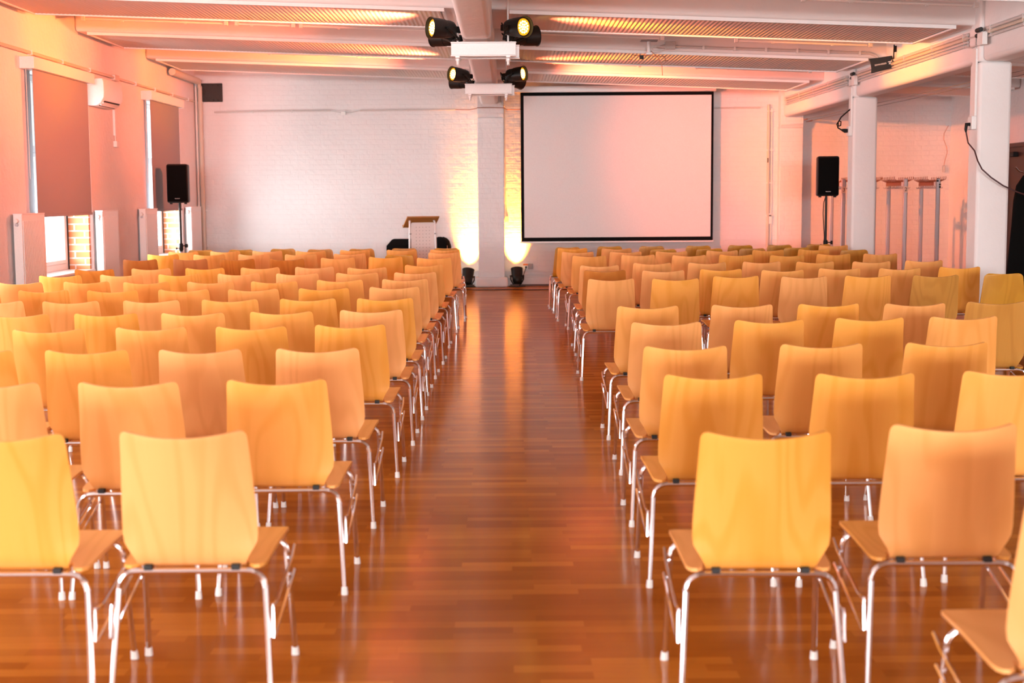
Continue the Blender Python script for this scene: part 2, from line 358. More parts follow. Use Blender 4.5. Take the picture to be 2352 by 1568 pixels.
# left wall with its window openings
WINS = [(-5.0, -2.9), (0.3, 2.4), (5.5, 7.6), (10.72, 12.85), (15.84, 18.0), (20.93, 22.98)]
ZS, ZH = 0.62, 2.97
mb = MB(); prev = YR - 0.3
for a, b in WINS:
    mb.box(XL - 0.4, XL, prev, a, 0, 4.2); mb.box(XL - 0.4, XL, a, b, 0, ZS); mb.box(XL - 0.4, XL, a, b, ZH, 4.2); prev = b
mb.box(XL - 0.4, XL, prev, YB + 0.3, 0, 4.2)
struct(mb.build('wall_left', WALL, smooth=False))
for i, (a, b) in enumerate(WINS[4:]):
    w_ = struct(bpy.data.objects.new('window_%d' % (i + 1), None)); C.objects.link(w_); w_.location = (XL, a, ZS)
    L = b - a; H = ZH - ZS
    MB().box(-0.395, -0.03, L - 0.075, L - 0.001, 0.001, H).build('brick_reveal', BRICK, w_, smooth=False)
    MB().box(-0.40, 0.02, 0.0, L, 0.001, 0.03).build('window_sill', WHITE, w_, bevel=0.006)
    f = MB(); x0, x1 = -0.36, -0.30; e = L - 0.08
    f.box(x0, x1, 0.0, 0.08, 0.03, H); f.box(x0, x1, e - 0.09, e, 0.03, H); f.box(x0, x1, 0.08, e - 0.09, 0.03, 0.11); f.box(x0, x1, 0.08, e - 0.09, H - 0.08, H)
    f.box(x0, x1, e/2 - 0.05, e/2 + 0.05, 0.11, H - 0.08); f.box(x0, x1, 0.08, e/2 - 0.05, 1.45, 1.53); f.box(x0, x1, e/2 + 0.05, e - 0.09, 1.45, 1.53)
    fo = f.build('window_frame', WHITE, w_, bevel=0.006)
    s_ = MB()
    for q in ((0.08, e/2 - 0.05), (e/2 + 0.05, e - 0.09)):
        s_.box(-0.34, -0.29, q[0], q[0] + 0.05, 0.11, 1.45); s_.box(-0.34, -0.29, q[1] - 0.05, q[1], 0.11, 1.45)
        s_.box(-0.34, -0.29, q[0] + 0.05, q[1] - 0.05, 0.11, 0.16); s_.box(-0.34, -0.29, q[0] + 0.05, q[1] - 0.05, 1.40, 1.45)
    s_.build('window_sash', WHITE, w_, bevel=0.005)
    MB().box(-0.334, -0.328, 0.08, e - 0.09, 0.11, H - 0.08).build('window_glass', GLASS, w_, smooth=False)
    MB().box(-0.305, -0.285, e - 0.006, e + 0.004, 0.03, H).build('window_seal', RUBBER, w_, smooth=False)
# back wall, right wall of the alcove, rear end of the hall
struct(box('wall_back', WALLB, XL - 0.4, XA + 0.3, YB, YB + 0.3, 0, 4.2, smooth=False))
mb = MB(); mb.box(XA, XA + 0.3, YR - 0.3, 20.0, 0, 4.2).box(XA, XA + 0.3, 21.6, YB + 0.3, 0, 4.2).box(XA, XA + 0.3, 20.0, 21.6, 2.25, 4.2).box(XA + 0.1, XA + 0.3, 20.0, 21.6, 0, 2.25)
struct(mb.build('wall_right', WALL, smooth=False))
mb = MB(); mb.box(XL - 0.4, XA + 0.3, YR - 0.3, YR, 0, 1.1).box(XL - 0.4, XA + 0.3, YR - 0.3, YR, 3.2, 4.2).box(XL - 0.4, -3.0, YR - 0.3, YR, 1.1, 3.2).box(4.3, XA + 0.3, YR - 0.3, YR, 1.1, 3.2)
struct(mb.build('wall_rear', WALL, smooth=False))
d1 = struct(bpy.data.objects.new('door_1', None)); C.objects.link(d1); d1.location = (XA, 20.8, 0)
MB().box(0.03, 0.08, -0.79, 0.79, 0.0, 2.25).build('door_leaf', DOORM, d1, bevel=0.004)
MB().box(-0.02, 0.03, -0.79, -0.72, 0, 2.25).box(-0.02, 0.03, 0.72, 0.79, 0, 2.25).box(-0.02, 0.03, -0.72, 0.72, 2.19, 2.25).build('door_frame', DOORM, d1, bevel=0.003)
MB().box(-0.05, 0.03, 0.25, 0.50, 2.05, 2.12).build('door_closer', BLACK, d1, bevel=0.006)
# back wall base course, skirting line, piers
struct(box('baseboard_back', WALL, XL, XA, YB - 0.05, YB, 0.0, 0.15, bevel=0.01))
struct(MB().box(0.05, 4.55, YB - 0.075, YB - 0.05, 0, 0.03).box(XL, -0.56, YB - 0.075, YB - 0.05, 0, 0.03).build('trim_1', SKIRT))
def pier(name, x0, x1, ztop, band, pro=0.28, plinth=True):
    mb = MB(); y = YB - pro
    mb.box(x0, x1, y, YB, 0.0, band)
    q = 0.05
    mb.hexa([(x0,y,band),(x1,y,band),(x1,YB,band),(x0,YB,band),(x0,y-q,band+0.06),(x1,y-q,band+0.06),(x1,YB,band+0.06),(x0,YB,band+0.06)])
    mb.box(x0, x1, y - q, YB, band + 0.06, ztop)
    struct(mb.build(name, WALLB, bevel=0.008))
    if plinth:
        struct(box('pier_plinth', WALL, x0 - 0.06, x1 + 0.055, y - 0.10, YB, 0.0, 0.165, bevel=0.03))
pier('pier', -0.48, -0.04, 3.7, 2.82)
pier('pier', 4.585, 4.97, 3.4, 2.62, pro=0.18, plinth=False)
# girder down the middle
g = MB(); prof = []
for cx, cz, a0 in ((-0.37, 3.09, 180), (-0.19, 3.09, 270)):
    for k in range(7):
        a = math.radians(a0 + 15 * k); prof.append((cx + 0.055 * math.cos(a), cz + 0.055 * math.sin(a)))
prof = [(-0.43, 3.80)] + prof + [(-0.13, 3.80)]
n = len(prof); vs = [(x, YR, z) for x, z in prof] + [(x, YB - 0.3, z) for x, z in prof]
g.add(vs, [tuple(range(n)), tuple(range(2*n-1, n-1, -1))] + [(i, (i+1) % n, (i+1) % n + n, i + n) for i in range(n)])
struct(g.build('ceiling_girder', CEIL))
# right hand beam and columns
BX0, BX1, BZ = 4.63, 4.89, 2.80
cols = [13.98, 19.02, 8.94, 3.9, -1.1, -6.1]
edges = sorted(cols)
ys = [YR] + [v for c in edges for v in (c + 0.02, c + 0.28)] + [YB - 0.23]
mb = MB()
for i in range(0, len(ys), 2):
    struct(MB().box(BX0, BX1, ys[i], ys[i+1], BZ, 3.55).build('ceiling_beam', CEIL, bevel=0.05, seg=4))
for c in edges:
    struct(box('column', CEIL, 4.60, 4.92, c, c + 0.30, 0, 2.80, bevel=0.03))
    struct(box('column_head', CEIL, 4.595, 4.86, c + 0.01, c + 0.29, 2.80, 3.55, bevel=0.02))
# outside: pale paving and a pale building across the yard
struct(box('outside_ground', CONC, -40, XL - 0.45, -12, 45, -0.6, -0.5, smooth=False))
mb = MB().box(-18, -15, -5, 45, -0.5, 7)
struct(mb.build('outside_building', FACADE, smooth=False))

# ------------------------------------------------------------------ chairs
def tube_part(name, pts, r, parent, mat=CHROME, n=8): return MB().tube(pts, r, n).build(name, mat, parent)
def seat_part(mat, parent):
    # flat outline with rounded rear flaps each side of the notch where the back rises
    half = [(0.162, 0.128), (0.168, 0.118), (0.170, 0.096), (0.176, 0.081), (0.190, 0.071), (0.206, 0.074), (0.217, 0.088), (0.222, 0.115),
            (0.230, 0.33), (0.234, 0.475), (0.229, 0.498), (0.212, 0.512), (0.15, 0.518)]
    poly = half + [(-x, y) for x, y in reversed(half)]
    n = len(poly); zz = lambda y: 0.418 + (y - 0.09) * 0.075 - (max(0, y - 0.44) * 0.25)
    vs = [(x, y, zz(y)) for x, y in poly] + [(x, y, zz(y) - 0.011) for x, y in poly]
    MBs = MB().add(vs, [tuple(range(n)), tuple(range(2*n-1, n-1, -1))] + [(i, (i+1) % n, (i+1) % n+n, i+n) for i in range(n)])
    return MBs.build('seat', mat, parent)
def back_part(mat, parent):
    prof = [(0.132, 0.421, 0.160), (0.104, 0.419, 0.161), (0.084, 0.423, 0.163), (0.067, 0.436, 0.169), (0.056, 0.455, 0.180), (0.049, 0.475, 0.193),
            (0.044, 0.493, 0.2025), (0.037, 0.52, 0.2055), (0.027, 0.565, 0.2045), (0.012, 0.62, 0.2015), (-0.007, 0.69, 0.1965), (-0.027, 0.76, 0.1915), (-0.043, 0.81, 0.1885),
            (-0.049, 0.828, 0.187), (-0.052, 0.837, 0.184), (-0.0535, 0.843, 0.179), (-0.054, 0.8465, 0.168)]
    K = 15; P = []
    for y, z, hw in prof:
        f = min(1, max(0, (z - 0.435) / 0.41)); kk = 0.014 * min(1, f * 6) + 0.046 * f; row = []
        for j in range(K):
            t = -1 + 2 * j / (K - 1)
            row.append(Vector((hw * t, y + kk * t * t * (hw / 0.19) ** 2, z + 0.016 * f * t * t - 0.012 * f)))
        P.append(row)
    return MB().shell(P, -0.011).build('backrest', mat, parent)
def legs(parent, rear, front, corner_r, corner_f, small=False):
    for s in (-1, 1):
        for foot, top in ((rear, corner_r), (front, corner_f)):
            a = Vector((s*top[0], top[1], top[2])); b = Vector((s*foot[0], foot[1], 0.012))
            l = tube_part('leg', [a, b], 0.0098, parent)
            d = (b - a).normalized()
            MB().tube([b - d*0.018, b + d*0.004, Vector((b.x, b.y, 0.0))], [0.0118, 0.0135, 0.0135], 8).build('foot_cap', GLIDE, l)
def make_chair():
    t = thing('stacking_chair', 'beech plywood chair', 'chair')
    seat_part(WOOD, t); back_part(WOOD, t)
    zr, yr, xr = 0.400, 0.060, 0.226
    tube_part('rear_frame', arc((-xr, yr-0.002, 0.348), (-xr+0.006, yr, zr), (-xr+0.062, yr, zr)) + arc((xr-0.062, yr, zr), (xr-0.006, yr, zr), (xr, yr-0.002, 0.348)), 0.0098, t)
    zf, yf, xf = 0.416, 0.40, 0.238
    tube_part('front_frame', arc((-xf, yf+0.004, 0.372), (-xf+0.006, yf, zf), (-xf+0.062, yf, zf)) + arc((xf-0.062, yf, zf), (xf-0.006, yf, zf), (xf, yf+0.004, 0.372)), 0.0098, t)
    legs(t, (0.246, -0.004), (0.249, 0.462), (xr, yr-0.002, 0.348), (xf, yf+0.004, 0.372))
    for s in (-1, 1):
        MB().box(s*0.135-0.012, s*0.135+0.012, 0.048, 0.074, 0.4075, 0.4215).build('rubber_mount', RUBBER, t)
        tube_part('row_connector', [(s*0.248, 0.50, 0.372), (s*0.252, 0.42, 0.352), (s*0.250, 0.13, 0.292), (s*0.248, 0.072, 0.288), (s*0.249, 0.048, 0.296), (s*0.250, 0.046, 0.285), (s*0.252, 0.032, 0.20), (s*0.252, 0.045, 0.194), (s*0.254, 0.45, 0.30)], 0.0048, t, n=6)
        tube_part('seat_rail', [(s*0.135, 0.06, 0.4005), (s*0.135, 0.09, 0.398), (s*0.135, 0.40, 0.414)], 0.006, t, n=6)
    return t
def make_alt():
    t = thing('trapezoid_chair', 'honey plywood chair with a narrow topped back', 'chair')
    prof = [(0.48, 0.447, 0.185), (0.465, 0.4525, 0.20), (0.44, 0.454, 0.205), (0.30, 0.447, 0.205), (0.13, 0.437, 0.20)]
    def grid(pr, conv, K=9):
        P = []
        for y, z, hw in pr:
            P.append([Vector((hw*tt, y + conv*tt*tt, z)) for tt in [-1 + 2*j/(K-1) for j in range(K)]])
        return P
    MB().shell(grid(prof, 0), 0.011).build('seat', WOODD, t)
    back = [(0.128, 0.437, 0.20), (0.085, 0.437, 0.20), (0.055, 0.444, 0.20), (0.035, 0.462, 0.20), (0.022, 0.50, 0.20), (0.012, 0.57, 0.195), (0.003, 0.65, 0.187), (-0.006, 0.73, 0.178), (-0.012, 0.79, 0.171), (-0.0145, 0.812, 0.167), (-0.0155, 0.821, 0.160), (-0.016, 0.826, 0.150), (-0.016, 0.829, 0.130)]
    P = []
    for y, z, hw in back:
        f = max(0, (z - 0.46) / 0.37)
        P.append([Vector((hw*q, y + 0.012*f*q*q, z - 0.004*f*q*q)) for q in [-1 + 2*j/8 for j in range(9)]])
    MB().shell(P, -0.011).build('backrest', WOODD, t)
    for s in (-1, 1):
        a = arc((s*0.236, 0.13, 0.385), (s*0.225, 0.17, 0.437), (s*0.226, 0.21, 0.437)) + arc((s*0.226, 0.21, 0.437), (s*0.225, 0.26, 0.437), (s*0.238, 0.29, 0.385))
        tube_part('side_frame', a, 0.0105, t)
        tube_part('cross_rail', [(s*0.226, 0.21, 0.427), (0, 0.21, 0.427)], 0.008, t)
    legs(t, (0.249, 0.0), (0.249, 0.40), (0.236, 0.13, 0.385), (0.238, 0.29, 0.385))
    return t
LEFT = [
    [(-0.98, 4.24), (-1.52, 4.21)],
    [(-0.89, 5.43), (-1.45, 5.39), (-1.98, 5.39)],
    [(-0.88, 6.54), (-1.42, 6.53), (-1.95, 6.55), (-2.48, 6.55)],
    [(-0.86, 7.74), (-1.39, 7.68), (-1.93, 7.67), (-2.46, 7.59)],
    [(-0.84, 8.74), (-1.38, 8.66), (-1.91, 8.61), (-2.44, 8.62), (-2.97, 8.60)],
    [(-0.84, 9.74), (-1.37, 9.75), (-1.90, 9.72), (-2.43, 9.69), (-2.97, 9.66), (-3.50, 9.71)],
    [(-0.87, 10.94), (-1.40, 10.84), (-1.93, 10.80), (-2.46, 10.80), (-2.99, 10.76), (-3.53, 10.82), (-4.06, 10.83)],
    [(-0.86, 11.95), (-1.40, 11.89), (-1.93, 11.77), (-2.46, 11.78), (-2.99, 11.78), (-3.52, 11.90), (-4.06, 11.84)],
    [(-0.84, 12.98), (-1.37, 12.98), (-1.91, 12.94), (-2.45, 12.98), (-2.98, 12.94), (-3.51, 12.94), (-4.04, 12.86)],
    [(-0.84, 14.35), (-1.37, 13.91), (-1.91, 14.11), (-2.44, 14.06), (-2.98, 14.03), (-3.51, 14.03), (-4.04, 13.93, 'r')],
    [(-0.82, 15.98), (-1.39, 16.29), (-1.92, 16.15), (-2.46, 15.91, 'r'), (-3.03, 16.00, 'r'), (-3.58, 16.09, 'r'), (-4.14, 16.07, 'r')],
    [(-0.77, 17.41), (-1.30, 17.16, 'a'), (-1.91, 17.27), (-2.49, 17.19), (-3.07, 17.29), (-3.62, 17.32), (-4.22, 17.48)],
    [(-0.80, 18.37), (-1.36, 18.38), (-1.97, 18.44), (-2.51, 18.21), (-3.09, 18.36), (-3.62, 18.31), (-4.15, 18.27)],
    [(-0.82, 19.19, 'a'), (-1.39, 19.25, 'a'), (-1.96, 19.20, 'a'), (-2.51, 19.15, 'a'), (-3.05, 19.41, 'a'), (-3.58, 19.19, 'a'), (-4.11, 19.14, 'a')],
]
RIGHT = [
    [(1.38, 3.21)],
    [(0.76, 4.15), (1.35, 4.26)],
    [(0.80, 5.50), (1.39, 5.49), (1.98, 5.54)],
    [(0.82, 6.53), (1.46, 6.58), (2.05, 6.60)],
    [(0.87, 7.76), (1.45, 7.85), (2.03, 7.94), (2.57, 7.98)],
    [(0.88, 8.89), (1.48, 8.94), (2.03, 8.96), (2.57, 8.94), (3.12, 9.04, 'd')],
    [(0.86, 11.77), (1.39, 11.74), (1.94, 12.05), (2.49, 11.91), (3.04, 11.97), (3.61, 11.96, 'd'), (4.33, 12.39, 'a')],
    [(0.90, 13.12, 'r'), (1.43, 13.02), (1.98, 13.17), (2.51, 12.95), (3.08, 13.17), (3.62, 13.10), (4.22, 13.25)],
    [(0.91, 14.01), (1.47, 14.42), (2.03, 14.43), (2.60, 14.53), (3.13, 14.45), (3.69, 14.40), (4.27, 14.56)],
    [(0.94, 16.25), (1.51, 16.39), (2.07, 16.18), (2.61, 16.21), (3.15, 16.00), (3.73, 16.25), (4.26, 16.23)],
    [(0.86, 17.32), (1.44, 17.28), (2.00, 17.31), (2.64, 17.47), (3.21, 17.50), (3.80, 17.63)],
    [(0.85, 18.51), (1.41, 18.33), (2.01, 18.32, 'a'), (2.62, 18.43, 'a'), (3.17, 18.40, 'a'), (3.78, 18.58, 'a'), (4.33, 17.75, 'a')],
    [(0.82, 19.22, 'a'), (1.40, 19.43, 'a'), (1.97, 19.40, 'a'), (2.61, 19.44, 'a'), (3.20, 19.54, 'a'), (3.74, 19.55, 'a'), (4.31, 19.69, 'a'), (4.34, 18.93)],
]
ORD = ['first', 'second', 'third', 'fourth', 'fifth', 'sixth', 'seventh', 'eighth', 'ninth', 'tenth', 'eleventh', 'twelfth', 'thirteenth', 'fourteenth']
proto = {'': make_chair(), 'a': make_alt()}
used = set()
def variant(base, mat):
    c = copy_tree(proto[base])
    for ch in c.children:
        if ch.name.split('.')[0] in ('seat', 'backrest'):
            ch.data = ch.data.copy(); ch.data.materials.clear(); ch.data.materials.append(mat)
    return c
for side, rows in (('left', LEFT), ('right', RIGHT)):
    for ri, row in enumerate(rows):
        for ci, e in enumerate(row):
            x, y = e[0], e[1]; k = e[2] if len(e) > 2 else ''
            base = 'a' if k == 'a' else ''
            if base not in used: o = proto[base]; used.add(base)
            elif k in ('d', 'r'):
                o = proto.get(k)
                if o is None: o = proto[k] = variant('', WOODD if k == 'd' else WOODR)
                else: o = copy_tree(o)
            else: o = copy_tree(proto[base])
            o.location = (x, y, 0); o.rotation_euler = (0, 0, math.radians(random.uniform(-0.8, 0.8)))
            o['category'] = 'chair'
            tone = {'': 'beech', 'a': 'narrow-topped', 'd': 'honey-brown', 'r': 'reddish'}[k]
            rw = 'nearest row' if ri == 0 else ORD[ri] + ' row from the camera'
            st = 'next to the aisle' if ci == 0 else ORD[ci] + ' from the aisle'
            o['label'] = '%s plywood chair %s of the aisle, %s, %s' % (tone, side, rw, st)
            o['group'] = 'plywood chairs in rows on the %s of the aisle' % side

# ------------------------------------------------------------------ projection screen
t = thing('projection_screen', 'large white projection screen with black border hanging on the back wall', 'projection screen', (0, 0, 0))
y = 23.99
MB().box(0.242, 3.466, y, y + 0.004, 0.757, 3.235).build('black_border', CLOTH, t, smooth=False)
MB().box(0.295, 3.425, y - 0.003, y, 0.822, 3.175).build('projection_surface', SCREEN, t, smooth=False)
MB().box(0.13, 3.50, 23.93, 24.07, 3.232, 3.335).build('casing', WHITE, t, bevel=0.01)
MB().box(0.228, 3.480, 23.98, 24.01, 0.728, 0.757).build('bottom_bar', WHITE, t, bevel=0.008)
for s, xx in ((-1, 0.22), (1, 3.41)):
    MB().box(xx - 0.03, xx + 0.03, 24.06, 24.20, 3.25, 3.32).build('wall_bracket', WHITE, t)

# ------------------------------------------------------------------ lectern, bags
t = thing('lectern', 'lectern with tilted wooden desk and white perforated front on tubular frame', 'lectern', (-1.30, 22.0, 0), math.radians(17))
hw = 0.222
for s in (-1, 1):
    pts = [(s*hw*1.0, 0.0, 0.03), (s*(hw - 0.02), 0.0, 1.05)] + arc((s*(hw - 0.02), 0.0, 1.08), (s*(hw - 0.022), 0.0, 1.17), (s*(hw - 0.05), 0.12, 1.17)) + [(s*(hw - 0.12), 0.30, 1.06)]
    tube_part('tube_frame', pts, 0.015, t, WHITE, 10)
    tube_part('floor_bar', [(s*hw, -0.05, 0.018), (s*hw, 0.45, 0.018)], 0.017, t, WHITE, 10)
p = MB().prism([(-0.185, 0.25), (0.185, 0.25), (0.185, 1.10), (0.178, 1.12), (0.162, 1.127), (-0.162, 1.127), (-0.178, 1.12), (-0.185, 1.10)], -0.006, 0.006, Matrix(((1,0,0,0),(0,0,1,-0.012),(0,1,0,0),(0,0,0,1))))
fp = p.build('front_panel', WHITEP, t)
hm = MB()
for i in range(5):
    for j in range(13):
        hm.lathe([(0.0048, 0), (0.0048, 0.0012)], 8, Matrix.Translation(((i-2)*0.052, -0.0182, 1.055 - j*0.052)) @ Matrix.Rotation(-PI/2, 4, 'X'))
hm.build('perforation', INK, fp)
for s in (-1, 1):
    MB().box(s*0.196 - 0.016, s*0.196 + 0.016, -0.02, 0.006, 0.945, 0.962).build('panel_clamp', GREYB, t)
th = math.radians(27)
Md = Matrix.Translation((0, -0.055, 1.225)) @ Matrix.Rotation(-th, 4, 'X')
MB().box(-0.255, 0.255, 0, 0.36, -0.022, 0.0, Md).build('desk_top', LECTW, t, bevel=0.004)
MB().box(-0.255, 0.255, 0.345, 0.36, 0.0, 0.02, Md).build('desk_lip', LECTW, t)
t = thing('equipment_case', 'black cloth covered case standing behind the lectern, on its left', 'case', (-1.60, 23.0, 0))
MB().box(-0.33, 0.30, -0.22, 0.22, 0.03, 0.74).build('body', CLOTH, t, bevel=0.015)
MB().hexa([(-0.335,-0.23,0.735),(0.30,-0.23,0.735),(0.30,0.23,0.735),(-0.335,0.23,0.735),(-0.24,-0.16,0.845),(0.30,-0.16,0.845),(0.30,0.16,0.845),(-0.24,0.16,0.845)]).build('cover', CLOTH, t, bevel=0.012)
for sx in (-1, 1):
    for sy in (-1, 1): MB().tube([(sx*0.26, sy*0.15, 0.031), (sx*0.26, sy*0.15, 0.0)], 0.025).build('foot', RUBBER, t)
bag = MB(); P = []
prof = [(0.13, 0.0, 0.10), (0.165, 0.02, 0.14), (0.17, 0.25, 0.15), (0.172, 0.55, 0.15), (0.165, 0.72, 0.145), (0.14, 0.80, 0.12), (0.10, 0.845, 0.085), (0.04, 0.868, 0.03)]
vs = []; fs = []; n = 20
for r, z, d in prof:
    for k in range(n):
        a = 2*PI*k/n; q = 0.6; cx = math.copysign(abs(math.cos(a))**q, math.cos(a)); cy = math.copysign(abs(math.sin(a))**q, math.sin(a))
        vs.append((r*cx*(1 + 0.03*math.sin(5*a + z*9)), d*cy, z + 0.012*math.sin(3*a)*(z > 0.3)))
for i in range(len(prof)-1):
    for k in range(n): a = i*n+k; b = i*n+(k+1) % n; fs.append((a, b, b+n, a+n))
fs += [tuple(range(n-1, -1, -1)), tuple((len(prof)-1)*n+k for k in range(n))]
t = thing('equipment_bag', 'black lumpy bag standing behind the lectern, on its right', 'bag', (-1.065, 22.95, 0))
bag.add(vs, fs).build('bag_body', CLOTH, t)
tube_part('carry_handle', arc((-0.06, 0, 0.855), (-0.03, 0, 0.885), (0.04, 0, 0.858)), 0.008, t, BLACK)
tube_part('zip', [(0.115, -0.138, 0.20), (0.118, -0.142, 0.55), (0.108, -0.135, 0.74)], 0.004, t, COPPER, 6)

# ------------------------------------------------------------------ loudspeakers on tripod stands
def speaker(x, y, z, rz, where):
    s_ = thing('loudspeaker', 'black loudspeaker on a pole stand ' + where, 'loudspeaker', (x, y, z), rz, 'loudspeakers on stands'); s_.scale = (0.955, 0.955, 0.955)
    b = MB().hexa([(-0.165,-0.16,0.02),(0.165,-0.16,0.02),(0.13,0.17,0.02),(-0.13,0.17,0.02),(-0.165,-0.16,0.61),(0.165,-0.16,0.61),(0.13,0.17,0.61),(-0.13,0.17,0.61)]).build('cabinet', BLACK, s_, bevel=0.03, seg=3)
    MB().box(-0.148, 0.148, -0.172, -0.158, 0.045, 0.585).build('grille', GRILL, s_, bevel=0.006)
    lg = MB()
    for i in range(9): lg.box(-0.036 + i*0.0082, -0.030 + i*0.0082, -0.1745, -0.1715, 0.083, 0.089 + 0.002*(i == 0))
    lg.build('logo_plate', LOGO, s_, smooth=False)
    for sx in (-0.11, 0.11): MB().box(sx - 0.02, sx + 0.02, -0.12, -0.08, 0.0, 0.021).build('rubber_foot', RUBBER, s_, bevel=0.004)
    t = thing('speaker_stand', 'black tripod stand carrying the loudspeaker ' + where, 'stand', (x, y, 0), rz, 'speaker stands')
    tube_part('pole', [(0, 0, 0.62), (0, 0, z + 0.02)], 0.0175, t, BLACKM, 12)
    tube_part('lower_tube', [(0, 0, 0.22), (0, 0, 0.84)], 0.024, t, BLACKM, 12)
    c = MB().lathe([(0.03, 0.76), (0.032, 0.77), (0.032, 0.85), (0.027, 0.865)], 14).build('collar', BLACK, t)
    MB().lathe([(0.0245, 0.70), (0.0245, 0.745)], 14).build('bright_ring', ALU, t)
    k = tube_part('knob', [(0.03, -0.01, 0.83), (0.065, -0.02, 0.83), (0.066, -0.02, 0.83), (0.095, -0.03, 0.83)], [0.008, 0.010, 0.027, 0.027], t, BLACK, 12)
    tube_part('locking_pin', [(-0.02, 0, 0.795), (-0.055, 0, 0.79), (-0.056, 0, 0.79), (-0.075, 0, 0.79)], [0.006, 0.006, 0.016, 0.016], t, BLACK, 10)
    for a in ((PI/3, PI, 5*PI/3) if x > 0 else (0, 2*PI/3, 4*PI/3)):
        l = tube_part('leg', [(0.026*math.cos(a), 0.026*math.sin(a), 0.66), (0.36*math.cos(a), 0.36*math.sin(a), 0.018)], 0.0105, t, BLACKM)
        tube_part('rubber_tip', [(0.345*math.cos(a), 0.345*math.sin(a), 0.035), (0.37*math.cos(a), 0.37*math.sin(a), 0.0)], 0.015, l, RUBBER)
        tube_part('brace', [(0.026*math.cos(a), 0.026*math.sin(a), 0.28), (0.18*math.cos(a), 0.18*math.sin(a), 0.36)], 0.007, t, BLACKM)
    return s_
speaker(-4.80, 21.0, 1.439, 0.03, 'in front of the left window')
speaker(4.575, 20.45, 1.474, -0.05, 'beside the right column')
o = tag(tube_part('speaker_cable', [(4.555, 20.41, 1.475), (4.53, 20.40, 1.40), (4.52, 20.39, 1.25), (4.54, 20.39, 0.95), (4.542, 20.39, 0.90), (4.52, 20.37, 0.30), (4.50, 20.36, 0.008), (4.45, 21.6, 0.008)], 0.006, None, CLOTH, 6),
        'black cable hanging down the right loudspeaker stand', 'cable')

# ------------------------------------------------------------------ lighting bars under the girder
def bar(y0, x0, x1, where, dys, zr):
    t = thing('lighting_bar', 'white steel lighting bar clamped under the girder, ' + where, 'lighting bar', (0, y0, 0), 0, 'lighting bars')
    for k, dy in enumerate((0.0, 0.30)):
        e = 0.035 * k
        m = MB().box(x0 + e, x1 + e, dy, dy + 0.012, 2.885, 2.998).box(x0 + e - 0.004, x1 + e + 0.004, dy - 0.012, dy + 0.05, 2.998, 3.010).box(x0 + e - 0.004, x1 + e + 0.004, dy - 0.012, dy + 0.05, 2.873, 2.885)
        m.build('channel', WHITE, t, bevel=0.003)
    for xx in (x0 + 0.062, x1 - 0.075):
        MB().box(xx - 0.02, xx + 0.02, -0.05, 0.40, 2.856, 2.872).build('cross_plate', WHITE, t)
        for dy in dys:
            MB().tube([(xx, dy, 2.82), (xx, dy, zr(xx))], 0.0095).build('threaded_rod', WHITE, t)
            MB().lathe([(0.021, 2.838), (0.021, 2.856)], 6, Matrix.Translation((xx, dy, 0))).build('nut', WHITE, t)
            MB().lathe([(0.013, 2.80), (0.013, 2.838)], 8, Matrix.Translation((xx, dy, 0))).build('bolt_end', WHITE, t)
    return t
bar(13.9, -0.524, 0.10, 'nearer one', (0.06, 0.17), lambda q: zt(q) - 0.002)
bar(19.1, -0.540, 0.08, 'farther one', (0.07, 0.20), lambda q: zb(q) - 0.004)
def par_parts(t, lit=True):
    # the can points along local +z of this mesh frame
    MB().lathe([(0.02, -0.20), (0.05, -0.195), (0.072, -0.175), (0.082, -0.14), (0.084, -0.085), (0.090, -0.08), (0.095, -0.02), (0.099, 0.06), (0.104, 0.062), (0.104, 0.070), (0.099, 0.070), (0.096, 0.06), (0.090, 0.038), (0.0, 0.037)], 28).build('can', BLACKM, t)
    MB().lathe([(0.080, 0.038), (0.080, 0.042)], 24).build('led_plate', LEDM, t)
    lm = MB(); pts = [(0, 0)] + [(0.026*math.cos(a*PI/3), 0.026*math.sin(a*PI/3)) for a in range(6)] + [(0.052*math.cos(a*PI/6+0.26), 0.052*math.sin(a*PI/6+0.26)) for a in range(12)]
    for px, py in pts: lm.lathe([(0.0105, 0.042), (0.0095, 0.047), (0.005, 0.051), (0.0005, 0.052)], 10, Matrix.Translation((px, py, 0)))
    lm.build('led_lenses', LENS, t)
